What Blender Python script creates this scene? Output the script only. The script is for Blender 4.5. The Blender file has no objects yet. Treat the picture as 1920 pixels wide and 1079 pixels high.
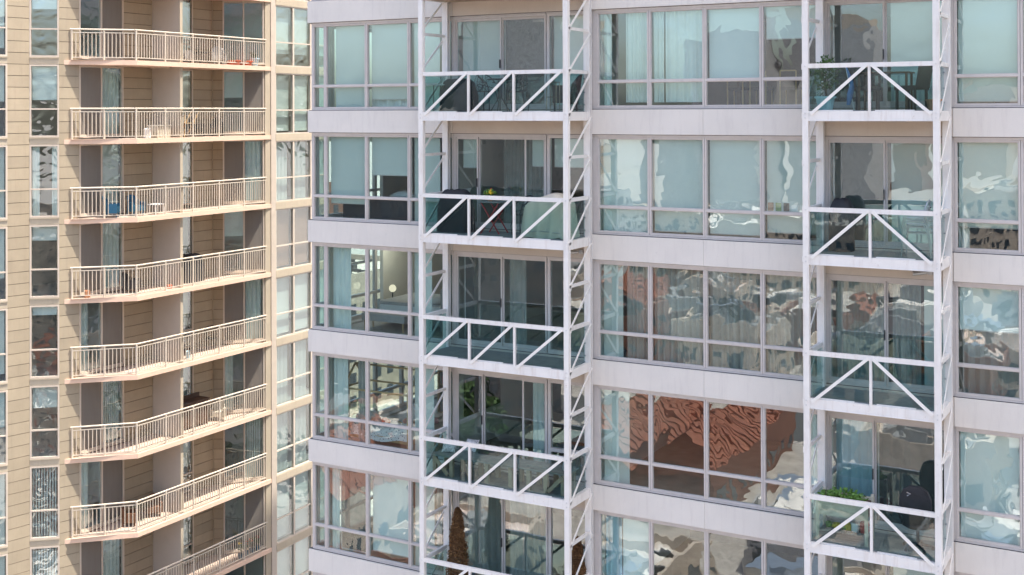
import bpy, math, random
from mathutils import Vector, Matrix
random.seed(7)
rnd = random.random
ORD = ['first', 'second', 'third', 'fourth', 'fifth', 'sixth', 'seventh', 'eighth', 'ninth', 'tenth', 'eleventh', 'twelfth']
PI = math.pi
sc = bpy.context.scene
COL = sc.collection
ZC = 45.0                       # height of the camera above the street

# ---------------------------------------------------------------- camera
yaw, pit, rol = math.radians(29.1727), math.radians(0.306), math.radians(-0.185)
fw = Vector((-math.sin(yaw)*math.cos(pit), math.cos(yaw)*math.cos(pit), math.sin(pit)))
rt = Vector((math.cos(yaw), math.sin(yaw), 0)); up = rt.cross(fw)
r2 = rt*math.cos(rol)+up*math.sin(rol); u2 = -rt*math.sin(rol)+up*math.cos(rol)
cd = bpy.data.cameras.new('camera'); cam = bpy.data.objects.new('camera', cd); COL.objects.link(cam)
cam.matrix_world = Matrix(((r2.x,u2.x,-fw.x,0),(r2.y,u2.y,-fw.y,-24.53),(r2.z,u2.z,-fw.z,ZC),(0,0,0,1)))
cd.sensor_width = 36; cd.lens = 2308.3/1920*36
cd.shift_y = -(539.5-197.3)/1920
cd.clip_start = .5; cd.clip_end = 4000
sc.camera = cam
# ---------------------------------------------------------------- light
SEL, SAZ = math.radians(70), math.radians(15)      # elevation, azimuth from +X towards +Y
w = bpy.data.worlds.new('World'); sc.world = w; w.use_nodes = True
nt = w.node_tree; nt.nodes.clear()
sky = nt.nodes.new('ShaderNodeTexSky'); sky.sky_type = 'NISHITA'; sky.sun_disc = False
sky.sun_elevation = SEL; sky.sun_rotation = PI/2-SAZ
sky.air_density = 1.0; sky.dust_density = 3.5; sky.ozone_density = .8; sky.altitude = 50
bg = nt.nodes.new('ShaderNodeBackground'); bg.inputs['Strength'].default_value = .14
ow = nt.nodes.new('ShaderNodeOutputWorld')
nt.links.new(sky.outputs[0], bg.inputs[0]); nt.links.new(bg.outputs[0], ow.inputs[0])
sd = bpy.data.lights.new('sun', 'SUN'); sd.energy = 2.4; sd.angle = math.radians(.6); sd.color = (1, .95, .86)
so = bpy.data.objects.new('sun', sd); COL.objects.link(so)
sv = Vector((math.cos(SEL)*math.cos(SAZ), math.cos(SEL)*math.sin(SAZ), math.sin(SEL)))
so.rotation_euler = sv.to_track_quat('Z', 'Y').to_euler(); so.location = (0, 0, 90)
sc.view_settings.view_transform = 'Standard'; sc.view_settings.look = 'None'
sc.view_settings.gamma = 1; sc.view_settings.use_curve_mapping = False
sc.view_settings.exposure = 1.74
cy = sc.cycles
cy.max_bounces = 10; cy.diffuse_bounces = 4; cy.glossy_bounces = 4; cy.transmission_bounces = 4
cy.transparent_max_bounces = 24; cy.caustics_reflective = False; cy.caustics_refractive = False
cy.sample_clamp_indirect = 6

# ---------------------------------------------------------------- materials
def newmat(name):
    m = bpy.data.materials.new(name); m.use_nodes = True
    t = m.node_tree; t.nodes.clear()
    return m, t, t.nodes, t.links
def coords(N, L, sx=1, sy=1, sz=1, rand=True):
    g = N.new('ShaderNodeNewGeometry'); mp = N.new('ShaderNodeMapping')
    mp.inputs['Scale'].default_value = (sx, sy, sz)
    L.new(g.outputs['Position'], mp.inputs['Vector'])
    if rand:
        oi = N.new('ShaderNodeObjectInfo'); mu = N.new('ShaderNodeMath'); mu.operation = 'MULTIPLY'
        mu.inputs[1].default_value = 57.0; L.new(oi.outputs['Random'], mu.inputs[0])
        L.new(mu.outputs[0], mp.inputs['Location'])
    return mp.outputs[0]
def noise(N, L, vec, scale, detail=4, rough=.6, dist=0):
    n = N.new('ShaderNodeTexNoise'); n.inputs['Scale'].default_value = scale
    n.inputs['Detail'].default_value = detail; n.inputs['Roughness'].default_value = rough
    n.inputs['Distortion'].default_value = dist
    L.new(vec, n.inputs['Vector']); return n.outputs[0]
def ramp(N, L, fac, stops):
    r = N.new('ShaderNodeValToRGB'); e = r.color_ramp.elements
    while len(e) < len(stops): e.new(.5)
    for el, (p, c) in zip(e, stops): el.position = p; el.color = (*c, 1) if len(c) == 3 else c
    L.new(fac, r.inputs[0]); return r.outputs[0]
def mul(c, k): return tuple(max(0, min(1, v*k)) for v in c)
def mat(name, col, rough=.6, var=.12, scale=3, bump=0, bscale=40, metal=0, streak=0, spec=.4,
        scol=(.16, .12, .09), objvar=0, fine=0, spots=0):
    m, t, N, L = newmat(name)
    b = N.new('ShaderNodeBsdfPrincipled'); o = N.new('ShaderNodeOutputMaterial'); L.new(b.outputs[0], o.inputs[0])
    b.inputs['Roughness'].default_value = rough; b.inputs['Metallic'].default_value = metal
    b.inputs['Specular IOR Level'].default_value = spec
    v = coords(N, L, rand=False)
    f = noise(N, L, v, scale, 6)
    c = ramp(N, L, f, [(.25, mul(col, 1-var)), (.75, mul(col, 1+var))])
    if fine:
        f2 = noise(N, L, v, 60, 2)
        c2 = ramp(N, L, f2, [(.3, (1-fine,)*3), (.7, (1,)*3)])
        mx = N.new('ShaderNodeMix'); mx.data_type = 'RGBA'; mx.blend_type = 'MULTIPLY'; mx.inputs[0].default_value = 1
        L.new(c, mx.inputs[6]); L.new(c2, mx.inputs[7]); c = mx.outputs[2]
    if streak:
        vs = coords(N, L, 5.5, 5.5, .55, rand=False)
        fs = noise(N, L, vs, 1.6, 5, .7)
        s = ramp(N, L, fs, [(.52, (0, 0, 0)), (.74, (streak,)*3)])
        mx = N.new('ShaderNodeMix'); mx.data_type = 'RGBA'; mx.inputs[7].default_value = (*scol, 1)
        L.new(s, mx.inputs[0]); L.new(c, mx.inputs[6]); c = mx.outputs[2]
    if spots:
        fs = noise(N, L, v, 9, 4, .75)
        sp = ramp(N, L, fs, [(.655, (0, 0, 0)), (.70, (spots,)*3)])
        mx = N.new('ShaderNodeMix'); mx.data_type = 'RGBA'; mx.inputs[7].default_value = (*scol, 1)
        L.new(sp, mx.inputs[0]); L.new(c, mx.inputs[6]); c = mx.outputs[2]
    if objvar:
        oi = N.new('ShaderNodeObjectInfo')
        c3 = ramp(N, L, oi.outputs['Random'], [(0, (1-objvar,)*3), (1, (1,)*3)])
        mx = N.new('ShaderNodeMix'); mx.data_type = 'RGBA'; mx.blend_type = 'MULTIPLY'; mx.inputs[0].default_value = 1
        L.new(c, mx.inputs[6]); L.new(c3, mx.inputs[7]); c = mx.outputs[2]
    L.new(c, b.inputs['Base Color'])
    if bump:
        bn = N.new('ShaderNodeBump'); bn.inputs['Distance'].default_value = bump
        L.new(noise(N, L, v, bscale, 3), bn.inputs['Height']); L.new(bn.outputs[0], b.inputs['Normal'])
    return m
def glass(name, tint, refl, wave=.006, wscale=1.6, rough=0.0, dist=1.2, det=2):
    m, t, N, L = newmat(name)
    o = N.new('ShaderNodeOutputMaterial'); mx = N.new('ShaderNodeMixShader')
    tr = N.new('ShaderNodeBsdfTransparent'); tr.inputs[0].default_value = (*tint, 1)
    gl = N.new('ShaderNodeBsdfGlossy'); gl.inputs['Roughness'].default_value = rough
    gl.inputs['Color'].default_value = (.96, .98, 1, 1)
    lw = N.new('ShaderNodeLayerWeight'); lw.inputs[0].default_value = .5
    pw = N.new('ShaderNodeMath'); pw.operation = 'POWER'; pw.inputs[1].default_value = 5
    ma = N.new('ShaderNodeMath'); ma.operation = 'MULTIPLY_ADD'
    ma.inputs[1].default_value = 1-refl; ma.inputs[2].default_value = refl
    L.new(lw.outputs['Facing'], pw.inputs[0]); L.new(pw.outputs[0], ma.inputs[0])
    L.new(ma.outputs[0], mx.inputs[0]); L.new(tr.outputs[0], mx.inputs[1]); L.new(gl.outputs[0], mx.inputs[2])
    if wave:
        v = coords(N, L)
        h = noise(N, L, v, wscale, det, .4, dist)
        bn = N.new('ShaderNodeBump'); bn.inputs['Distance'].default_value = wave
        L.new(h, bn.inputs['Height']); L.new(bn.outputs[0], gl.inputs['Normal'])
    L.new(mx.outputs[0], o.inputs[0]); return m
def sheer(name, col, alpha, var=.1):
    m, t, N, L = newmat(name)
    o = N.new('ShaderNodeOutputMaterial'); mx = N.new('ShaderNodeMixShader'); mx.inputs[0].default_value = alpha
    tr = N.new('ShaderNodeBsdfTransparent'); df = N.new('ShaderNodeBsdfDiffuse')
    f = noise(N, L, coords(N, L, 4, 4, .6), 2, 4)
    L.new(ramp(N, L, f, [(.3, mul(col, 1-var)), (.7, mul(col, 1+var))]), df.inputs[0])
    L.new(tr.outputs[0], mx.inputs[1]); L.new(df.outputs[0], mx.inputs[2]); L.new(mx.outputs[0], o.inputs[0]); return m
M = {}
def build_mats():
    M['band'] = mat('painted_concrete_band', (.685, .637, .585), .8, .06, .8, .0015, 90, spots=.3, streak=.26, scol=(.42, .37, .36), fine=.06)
    M['frame'] = mat('grey_aluminium', (.55, .50, .47), .45, .06, 5, streak=.2, scol=(.3, .26, .24))
    M['gasket'] = mat('dark_gasket', (.05, .045, .045), .7)
    M['white'] = mat('white_steel_paint', (.745, .71, .675), .45, .05, 4, streak=.32, spots=.35, scol=(.40, .28, .20), fine=.03)
    M['brace'] = mat('white_brace_paint', (.76, .725, .685), .4, .05, 6, streak=.15, scol=(.5, .4, .3))
    M['bolt'] = mat('bolt_steel', (.62, .60, .58), .4)
    M['screen_l'] = sheer('faded_insect_screen', (.30, .265, .23), .62, .04)
    M['band_shaded'] = mat('shade_toned_stucco', (.60, .525, .455), .9, .07, 1.2, .003, 60, streak=.15, scol=(.35, .29, .24), fine=.12)  # browner stucco behind the towers, shade under the balconies mixed into its colour
    M['pane'] = glass('window_glass', (.89, .965, .955), .13, .0034, 1.25, dist=.5, det=2)
    M['pane_l'] = glass('tower_window_glass', (.90, .96, .955), .13, .010, 1.8, dist=1.0, det=1)
    M['balu'] = glass('teal_balustrade_glass', (.75, .865, .86), .045, .0015, 1.0)
    M['blind'] = mat('roller_blind_fabric', (.80, .82, .77), .9, .04, 1.0, fine=.05, objvar=.20)
    M['blind_w'] = mat('white_blind_fabric', (.82, .86, .84), .9, .03, 1.0, fine=.03, objvar=.08)
    M['sheer'] = mat('pale_sheer_curtain', (.76, .80, .76), .9, .08, 2, objvar=.1)
    M['grey_curtain'] = mat('grey_pleated_curtain', (.42, .40, .37), .9, .15, 2, objvar=.2)
    M['blue_curtain'] = mat('blue_curtain', (.42, .56, .62), .9, .1, 2)
    M['screen'] = sheer('insect_screen', (.16, .145, .135), .62, .035)
    M['ceiling'] = mat('ceiling_paint', (.78, .76, .72), .9, .03)
    M['inwall'] = mat('room_wall_paint', (.74, .70, .62), .9, .05, .6)
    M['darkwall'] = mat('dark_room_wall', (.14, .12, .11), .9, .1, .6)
    M['floor'] = mat('room_floor_wood', (.38, .32, .25), .5, .2, 3)
    M['deck'] = mat('grey_deck_boards', (.20, .215, .215), .7, .25, 6, objvar=.1)
    M['soffit'] = mat('soffit_paint', (.50, .46, .42), .9, .1, 1)
    # left tower
    M['siding'] = mat('tan_siding', (.46, .375, .265), .85, .09, 1.0, .003, 60, streak=.28, scol=(.3, .24, .18), objvar=.12, fine=.08)
    M['sidedark'] = mat('siding_joint', (.13, .095, .065), .9)
    M['peach'] = mat('peach_slab_edge', (.82, .57, .42), .8, .05, 2, .001, 60, streak=.15, scol=(.45, .32, .25), fine=.05)
    M['concrete_l'] = mat('tan_concrete', (.54, .45, .33), .85, .08, 1.4, .002, 50, streak=.3, scol=(.35, .28, .22), fine=.1)
    M['fin'] = mat('smooth_render', (.47, .40, .33), .9, .05, 1.2, fine=.12)
    M['deck_l'] = mat('balcony_floor_paint', (.56, .43, .34), .8, .12, 2, .001, 50)
    M['rail'] = mat('cream_rail_paint', (.64, .55, .44), .4, .05, 5)
    M['frame_l'] = mat('beige_window_frame', (.62, .52, .42), .45, .06, 4)
    # things
    M['black'] = mat('black_cover', (.022, .022, .026), .65, .3, 5, .003, 14)
    M['iron'] = mat('dark_iron', (.02, .02, .022), .4)
    M['wicker'] = mat('dark_wicker', (.035, .03, .03), .7, .4, 30, .003, 120)
    M['brownwicker'] = mat('brown_wicker', (.16, .075, .04), .7, .3, 30, .003, 120)
    M['tarp'] = mat('taupe_cover', (.60, .53, .42), .8, .1, 2, .004, 6)
    M['red'] = mat('red_paint', (.45, .03, .03), .4)
    M['terracotta'] = mat('terracotta', (.48, .22, .11), .8)
    M['orange'] = mat('orange_clay', (.62, .16, .08), .7)
    M['ltblue'] = mat('pale_blue_plastic', (.5, .68, .74), .4)
    M['blue'] = mat('blue_paint', (.02, .10, .17), .5)
    M['bluecloth'] = mat('blue_cloth', (.10, .25, .50), .8)
    M['leaf'] = mat('green_leaf', (.07, .13, .03), .6, .4, 20)
    M['leaf2'] = mat('bright_leaf', (.14, .26, .05), .6, .4, 20)
    M['dry'] = mat('dried_conifer', (.13, .062, .024), .8, .5, 14)
    M['dry2'] = mat('dried_conifer_tip', (.24, .125, .045), .8, .4, 14)
    M['bark'] = mat('bark', (.10, .07, .045), .9)
    M['wood'] = mat('weathered_wood', (.36, .28, .20), .8, .25, 8)
    M['oldwood'] = mat('peeling_white_wood', (.55, .49, .38), .8, .3, 9, .002, 20)
    M['pine'] = mat('pine_wood', (.55, .37, .18), .6, .15, 8)
    M['greywood'] = mat('grey_bench_boards', (.20, .21, .20), .8, .25, 8)
    M['darkwood'] = mat('dark_wood', (.09, .045, .025), .5, .3, 6)
    M['cloth_w'] = mat('white_cloth', (.78, .78, .76), .9, .08, 8)
    M['cloth_g'] = mat('grey_cloth', (.42, .40, .38), .9, .1, 8)
    M['spot'] = None
    M['steel'] = mat('brushed_steel', (.45, .46, .47), .35, .1, 5, metal=.8)
    M['shade'] = mat('lamp_shade', (.70, .66, .56), .9)
    M['screenblk'] = mat('tv_black', (.01, .01, .012), .2)
    M['yellow'] = mat('yellow_plastic', (.75, .50, .03), .5)
    M['pink'] = mat('pink_paper', (.75, .35, .38), .7)
    M['paper'] = mat('paper', (.8, .8, .78), .8)
    m, t, N, L = newmat('patterned_pillow')
    b = N.new('ShaderNodeBsdfPrincipled'); o = N.new('ShaderNodeOutputMaterial'); L.new(b.outputs[0], o.inputs[0])
    vo = N.new('ShaderNodeTexVoronoi'); vo.inputs['Scale'].default_value = 55
    L.new(coords(N, L, rand=False), vo.inputs['Vector'])
    L.new(ramp(N, L, vo.outputs['Distance'], [(.35, (.05, .04, .05)), (.5, (.7, .68, .66))]), b.inputs['Base Color']); M['spot'] = m
    m, t, N, L = newmat('dotted_bedding')
    b = N.new('ShaderNodeBsdfPrincipled'); o = N.new('ShaderNodeOutputMaterial'); L.new(b.outputs[0], o.inputs[0])
    vo = N.new('ShaderNodeTexVoronoi'); vo.inputs['Scale'].default_value = 16
    L.new(coords(N, L, rand=False), vo.inputs['Vector'])
    L.new(ramp(N, L, vo.outputs['Distance'], [(.2, (.15, .15, .18)), (.26, (.8, .79, .76))]), b.inputs['Base Color']); M['dots'] = m
    m, t, N, L = newmat('glowing_globe')
    e = N.new('ShaderNodeEmission'); e.inputs[0].default_value = (1, .84, .62, 1); e.inputs[1].default_value = .38
    o = N.new('ShaderNodeOutputMaterial'); L.new(e.outputs[0], o.inputs[0]); M['glow'] = m
    # city
    M['asphalt'] = mat('asphalt', (.085, .083, .08), .9, .2, .3)
    M['ground'] = mat('city_ground', (.37, .33, .29), .9, .35, .5)
    M['pavement'] = mat('pavement', (.40, .37, .33), .9, .1, .5)
    M['roofbeige'] = mat('beige_roof_gravel', (.54, .46, .38), .9, .28, .7)
    M['roofwhite'] = mat('white_roof_membrane', (.68, .62, .55), .8, .25, .6)
    M['roofgrey'] = mat('grey_roof', (.26, .25, .24), .9, .25, .12)
    M['roofred'] = mat('red_tile_roof', (.24, .088, .052), .8, .3, .5)
    M['brick'] = mat('red_brick', (.20, .09, .06), .9, .25, .4)
    M['tanstone'] = mat('tan_stone', (.46, .37, .29), .9, .3, .9)
    M['greystone'] = mat('grey_concrete', (.36, .34, .33), .9, .3, .8)
    M['darkstone'] = mat('dark_stone', (.075, .07, .07), .6, .25, .2)
    M['rust'] = mat('rust_brown_blind', (.36, .20, .14), .9, .1, 3)
    M['roofpink'] = mat('pinkish_roof', (.62, .49, .42), .9, .28, .8)
    M['winband'] = mat('far_window', (.05, .06, .07), .15)
    M['linepaint'] = mat('road_paint', (.7, .69, .65), .8)
    M['carwhite'] = mat('car_white', (.7, .7, .7), .25)
    M['cardark'] = mat('car_dark', (.03, .035, .045), .2)
    M['carred'] = mat('car_red', (.35, .03, .02), .25)
    M['carglass'] = mat('car_glass', (.02, .025, .03), .1)
    M['tree'] = mat('street_tree_leaves', (.05, .085, .025), .8, .5, 1.5)
build_mats()

# ---------------------------------------------------------------- mesh helpers
class MB:
    def __init__(s): s.v = []; s.f = []
    def quad(s, *p):
        n = len(s.v); s.v += [tuple(q) for q in p]; s.f.append(tuple(range(n, n+len(p)))); return s
    def box(s, x0, x1, y0, y1, z0, z1):
        n = len(s.v)
        s.v += [(x0,y0,z0),(x1,y0,z0),(x1,y1,z0),(x0,y1,z0),(x0,y0,z1),(x1,y0,z1),(x1,y1,z1),(x0,y1,z1)]
        s.f += [tuple(n+i for i in q) for q in ((3,2,1,0),(4,5,6,7),(0,1,5,4),(1,2,6,5),(2,3,7,6),(3,0,4,7))]
        return s
    def bar(s, a, b, w, h, upv=(0, 0, 1)):      # rectangular bar from a to b, w across, h along upv
        a = Vector(a); b = Vector(b); d = (b-a).normalized(); u = Vector(upv)
        if abs(d.dot(u)) > .98: u = Vector((0, 1, 0))
        r = d.cross(u).normalized(); u = r.cross(d).normalized()
        n = len(s.v)
        for p in (a, b):
            for i, j in ((-1, -1), (1, -1), (1, 1), (-1, 1)): s.v.append(tuple(p+r*(w/2*i)+u*(h/2*j)))
        s.f += [tuple(n+i for i in q) for q in ((0,1,2,3),(7,6,5,4),(0,4,5,1),(1,5,6,2),(2,6,7,3),(3,7,4,0))]
        return s
    def tube(s, pts, r, n=6, closed=False):
        pts = [Vector(p) for p in pts]; k = len(pts); base = len(s.v)
        rr = r if isinstance(r, (list, tuple)) else [r]*k
        for i, p in enumerate(pts):
            if closed: d = pts[(i+1) % k]-pts[i-1]
            else: d = pts[min(i+1, k-1)]-pts[max(i-1, 0)]
            d.normalize(); u = Vector((0, 0, 1)) if abs(d.z) < .9 else Vector((1, 0, 0))
            x = d.cross(u).normalized(); y = x.cross(d)
            for j in range(n):
                a = 2*PI*j/n; s.v.append(tuple(p+x*math.cos(a)*rr[i]+y*math.sin(a)*rr[i]))
        for i in range(k if closed else k-1):
            for j in range(n):
                a = base+i*n+j; b = base+i*n+(j+1) % n; i2 = (i+1) % k
                s.f.append((a, b, base+i2*n+(j+1) % n, base+i2*n+j))
        if not closed:
            s.f.append(tuple(base+j for j in range(n))[::-1]); s.f.append(tuple(base+(k-1)*n+j for j in range(n)))
        return s
    def lathe(s, c, prof, n=14, sy=1):            # prof: (r, z)
        base = len(s.v)
        for r, z in prof:
            for j in range(n): a = 2*PI*j/n; s.v.append((c[0]+r*math.cos(a), c[1]+sy*r*math.sin(a), c[2]+z))
        for i in range(len(prof)-1):
            for j in range(n):
                s.f.append((base+i*n+j, base+i*n+(j+1) % n, base+(i+1)*n+(j+1) % n, base+(i+1)*n+j))
        s.f.append(tuple(base+j for j in range(n))[::-1]); s.f.append(tuple(base+(len(prof)-1)*n+j for j in range(n)))
        return s
    def prism(s, poly, z0, z1):
        n = len(poly); b = len(s.v)
        s.v += [(x, y, z0) for x, y in poly]+[(x, y, z1) for x, y in poly]
        s.f.append(tuple(range(b+n-1, b-1, -1))); s.f.append(tuple(range(b+n, b+2*n)))
        for i in range(n): j = (i+1) % n; s.f.append((b+i, b+j, b+n+j, b+n+i))
        return s
    def blob(s, c, r, seed=0, n=10, m=7, sz=1, rough=.25):    # lumpy cushion or cover
        rg = random.Random(seed); base = len(s.v)
        ph = [rg.random()*6 for _ in range(6)]
        for i in range(m+1):
            t = PI*i/m
            for j in range(n):
                a = 2*PI*j/n
                k = 1+rough*math.sin(2*a+ph[0])*math.sin(2*t+ph[1])+rough*.6*math.sin(3*a+ph[2]+2*t)
                s.v.append((c[0]+r[0]*k*math.sin(t)*math.cos(a), c[1]+r[1]*k*math.sin(t)*math.sin(a), c[2]+r[2]*k*math.cos(t)))
        for i in range(m):
            for j in range(n): s.f.append((base+i*n+j, base+(i+1)*n+j, base+(i+1)*n+(j+1) % n, base+i*n+(j+1) % n))
        return s
    def leaves(s, c, r, count, size, seed=0, shape=None):
        rg = random.Random(seed)
        for _ in range(count):
            while True:
                p = Vector((rg.uniform(-1, 1), rg.uniform(-1, 1), rg.uniform(-1, 1)))
                if p.length <= 1: break
            if shape: p = shape(p, rg)
            q = Vector((c[0]+p.x*r[0], c[1]+p.y*r[1], c[2]+p.z*r[2]))
            a = Vector((rg.uniform(-1, 1), rg.uniform(-1, 1), rg.uniform(-.6, 1))).normalized()
            b = a.cross(Vector((rg.uniform(-1, 1), rg.uniform(-1, 1), rg.uniform(-1, 1)))).normalized()
            k = size*rg.uniform(.6, 1.4)
            s.quad(q, q+a*k*.5+b*k*.28, q+a*k, q+a*k*.5-b*k*.28)
        return s
    def mesh(s, name, m, org=(0, 0, 0)):
        me = bpy.data.meshes.new(name)
        ox, oy, oz = org
        me.from_pydata([(x-ox, y-oy, z-oz) for x, y, z in s.v], [], s.f); me.update()
        if m: me.materials.append(M[m] if isinstance(m, str) else m)
        return me
    def build(s, name, m, parent=None, smooth=False):
        org = worldloc(parent) if parent else (0, 0, 0)
        me = s.mesh(name, m, org)
        if smooth: me.polygons.foreach_set('use_smooth', [True]*len(me.polygons))
        o = bpy.data.objects.new(name, me); COL.objects.link(o)
        if parent: o.parent = parent
        return o
WL = {}
def worldloc(o):
    v = Vector((0, 0, 0))
    while o is not None: v += o.location; o = o.parent
    return tuple(v)
def tag(o, label=None, cat=None, group=None, kind=None):
    if label: o['label'] = label
    if cat: o['category'] = cat
    if group: o['group'] = group
    if kind: o['kind'] = kind
    return o
def thing(name, loc, label, cat, group=None):
    o = bpy.data.objects.new(name, None); COL.objects.link(o); o.location = loc; o.empty_display_size = .2
    return tag(o, label, cat, group)
def place(name, me, loc, parent):                 # a shared mesh at a world place
    o = bpy.data.objects.new(name, me); COL.objects.link(o)
    wl = worldloc(parent) if parent else (0, 0, 0)
    o.location = (loc[0]-wl[0], loc[1]-wl[1], loc[2]-wl[2])
    if parent: o.parent = parent
    return o
def empty_part(name, loc, parent):
    o = bpy.data.objects.new(name, None); COL.objects.link(o); o.parent = parent; o.empty_display_size = .1
    wl = worldloc(parent); o.location = (loc[0]-wl[0], loc[1]-wl[1], loc[2]-wl[2]); return o

H = 2.75
def SILL(k): return ZC+.05-H*k
HEAD = 2.183
TRANS = .60
# ---------------------------------------------------------------- ground
g = MB().quad((-1500, -1800, 0), (1500, -1800, 0), (1500, 1500, 0), (-1500, 1500, 0)).build('ground', 'ground'); tag(g, kind='structure')
def road(x0, x1, y0, y1):
    r = MB().quad((x0, y0, .004), (x1, y0, .004), (x1, y1, .004), (x0, y1, .004)).build('road', 'asphalt'); tag(r, kind='structure')
road(-500, 300, -34, -20); road(-28.5, -23, -20, 400); road(-500, 300, -150, -136); road(-118, -104, -500, -150)
road(-500, 300, 95, 112)
lp = MB()
for i in range(60): lp.box(-480+i*12, -476+i*12, -27.1, -26.9, .004, .012)
for i in range(60): lp.box(-480+i*12, -476+i*12, 103.3, 103.6, .004, .012)
tag(lp.build('lane_marking', 'linepaint'), kind='structure')
# ---------------------------------------------------------------- right building
RB = thing('apartment_building', (-8, 0, 0), 'pale lavender concrete apartment block with continuous ribbon windows behind white balcony towers', 'building')
FY = .08            # frame front
WMESH = {}
def frame_mesh(wd, key):
    if key in WMESH: return WMESH[key]
    m = MB(); e = .040; g2 = .004; h = HEAD-.050; z0 = .035
    # outer profile
    m.box(g2, e, 0, .09, z0, h); m.box(wd-e, wd-g2, 0, .09, z0, h)
    m.box(e, wd-e, 0, .09, h-.035, h); m.box(e, wd-e, 0, .09, z0, z0+.03)
    m.box(e, wd-e, 0, .09, TRANS-.026, TRANS+.026)
    # inner glazing beads, set back
    i = .013
    for a, b in ((z0+.03, TRANS-.026), (TRANS+.026, h-.035)):
        m.box(e, e+i, .025, .075, a, b); m.box(wd-e-i, wd-e, .025, .075, a, b)
        m.box(e+i, wd-e-i, .025, .075, b-i, b); m.box(e+i, wd-e-i, .025, .075, a, a+i)
    WMESH[key] = m.mesh('window_frame', 'frame'); return WMESH[key]
def pane_mesh(wd, h, mt, th=.008):
    key = ('p', round(wd, 3), round(h, 3), mt, th)
    if key not in WMESH: WMESH[key] = MB().box(0, wd, 0, th, 0, h).mesh('pane', mt)
    return WMESH[key]
def rib_window(x0, x1, k, rot=False, y=0):
    wd = x1-x0; z = SILL(k)
    f = place('window', frame_mesh(wd, ('f', round(wd, 3))), (x0, FY, z), RB)
    gw = wd-2*.046
    for a, b in ((.070, TRANS-.032), (TRANS+.032, HEAD-.090)):
        p = place('pane', pane_mesh(gw, b-a, 'pane'), (x0+.046, FY+.045, z+a), f); p.rotation_euler = (random.uniform(-.005, .005), 0, random.uniform(-.005, .005))
    return f
S1 = [-19.49, -19.094, -17.839, -16.583, -15.325]
S2 = [-11.60, -10.358, -9.10, -7.862, -6.605]
S3 = [-4.085, -2.905, -1.725, -.545, .635, 1.815, 2.995]
KV = range(-2, 7)
XL, XR = -19.58, 3.2
DEPTH = 24.0
def rail_frame(x0, x1, k):                        # head and sill rails of a window run
    z = SILL(k)
    m = MB().box(x0, x1, FY-.015, FY+.12, z+.0, z+.032); m.box(x0, x1, FY-.02, FY+.12, z+HEAD-.048, z+HEAD)
    m.build('sill_rail', 'frame', RB)
for k in KV:
    for S in (S1, S2, S3):
        rail_frame(S[0], S[-1], k)
        for a, b in zip(S, S[1:]): rib_window(a, b, k)
# spandrel bands, one per wall section and storey
def band(x0, x1, k, y0=0.0, y1=.34):
    z = SILL(k)
    m = MB(); m.box(x0, x1, y0, y1, z-(H-HEAD)+.012, z-.012)
    m.build('spandrel_panel', 'band_shaded' if x0 in (-15.295, -6.595) else 'band', RB)
    f = MB(); f.box(x0, x1, y0+.05, y1, z-.012, z); f.box(x0, x1, y0+.06, y1, z-(H-HEAD), z-(H-HEAD)+.012)
    f.build('joint_seal', 'gasket', RB)
for k in KV:
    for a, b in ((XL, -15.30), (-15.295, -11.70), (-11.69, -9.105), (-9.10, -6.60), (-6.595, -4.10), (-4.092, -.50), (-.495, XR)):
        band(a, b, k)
    # slim drip sill at the top of each panel
# piers behind the balcony towers and at the corner
pm = MB()
for a, b in ((-15.325, -15.285), (-11.66, -11.60), (-6.605, -6.53), (-4.18, -4.085)):
    pm.box(a, b, FY+.0, .30, SILL(6)-.6, SILL(-2)+HEAD)
pm.build('pier_cladding', 'frame', RB)
MB().box(-19.52, -19.492, .085, .20, SILL(6)-.6, SILL(-2)+HEAD).build('corner_post', 'frame', RB)
# doors on the balconies
def door(x0, x1, k, panels, fixed=None):
    z = SILL(k); h = 2.16
    f = MB(); e = .038
    f.box(x0, x0+e, FY, FY+.12, z-.02, z+h); f.box(x1-e, x1, FY, FY+.12, z-.02, z+h)
    f.box(x0+e, x1-e, FY, FY+.12, z+h-.05, z+h); f.box(x0+e, x1-e, FY-.02, FY+.12, z-.02, z+.05)
    d = f.build('sliding_door', 'frame', RB)
    n = len(panels)-1
    for i in range(n):
        a, b = panels[i], panels[i+1]; yy = FY+.02+.045*(i % 2)
        s = MB(); t = .034; lo = z+.052; hi = z+h-.052
        s.box(a, a+t, yy, yy+.035, lo, hi); s.box(b-t, b, yy, yy+.035, lo, hi)
        s.box(a+t, b-t, yy, yy+.035, lo, lo+.075); s.box(a+t, b-t, yy, yy+.035, hi-.05, hi)
        s.build('sash', 'frame', d)
        place('pane', pane_mesh(b-a-2*t-.004, hi-lo-.135, 'pane'), (a+t+.002, yy+.012, lo+.08), d)
    hd = MB().box(panels[1]-.03, panels[1]-.012, FY-.03, FY+.02, z+.95, z+1.15).build('handle', 'gasket', d)
    hr = MB().box(x0, x1, FY-.03, .25, z+h+.002, z+HEAD); hr.build('head_rail', 'frame', RB)
    return d
A_D, A_F = (-15.285, -12.86), (-12.84, -11.66)
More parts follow.
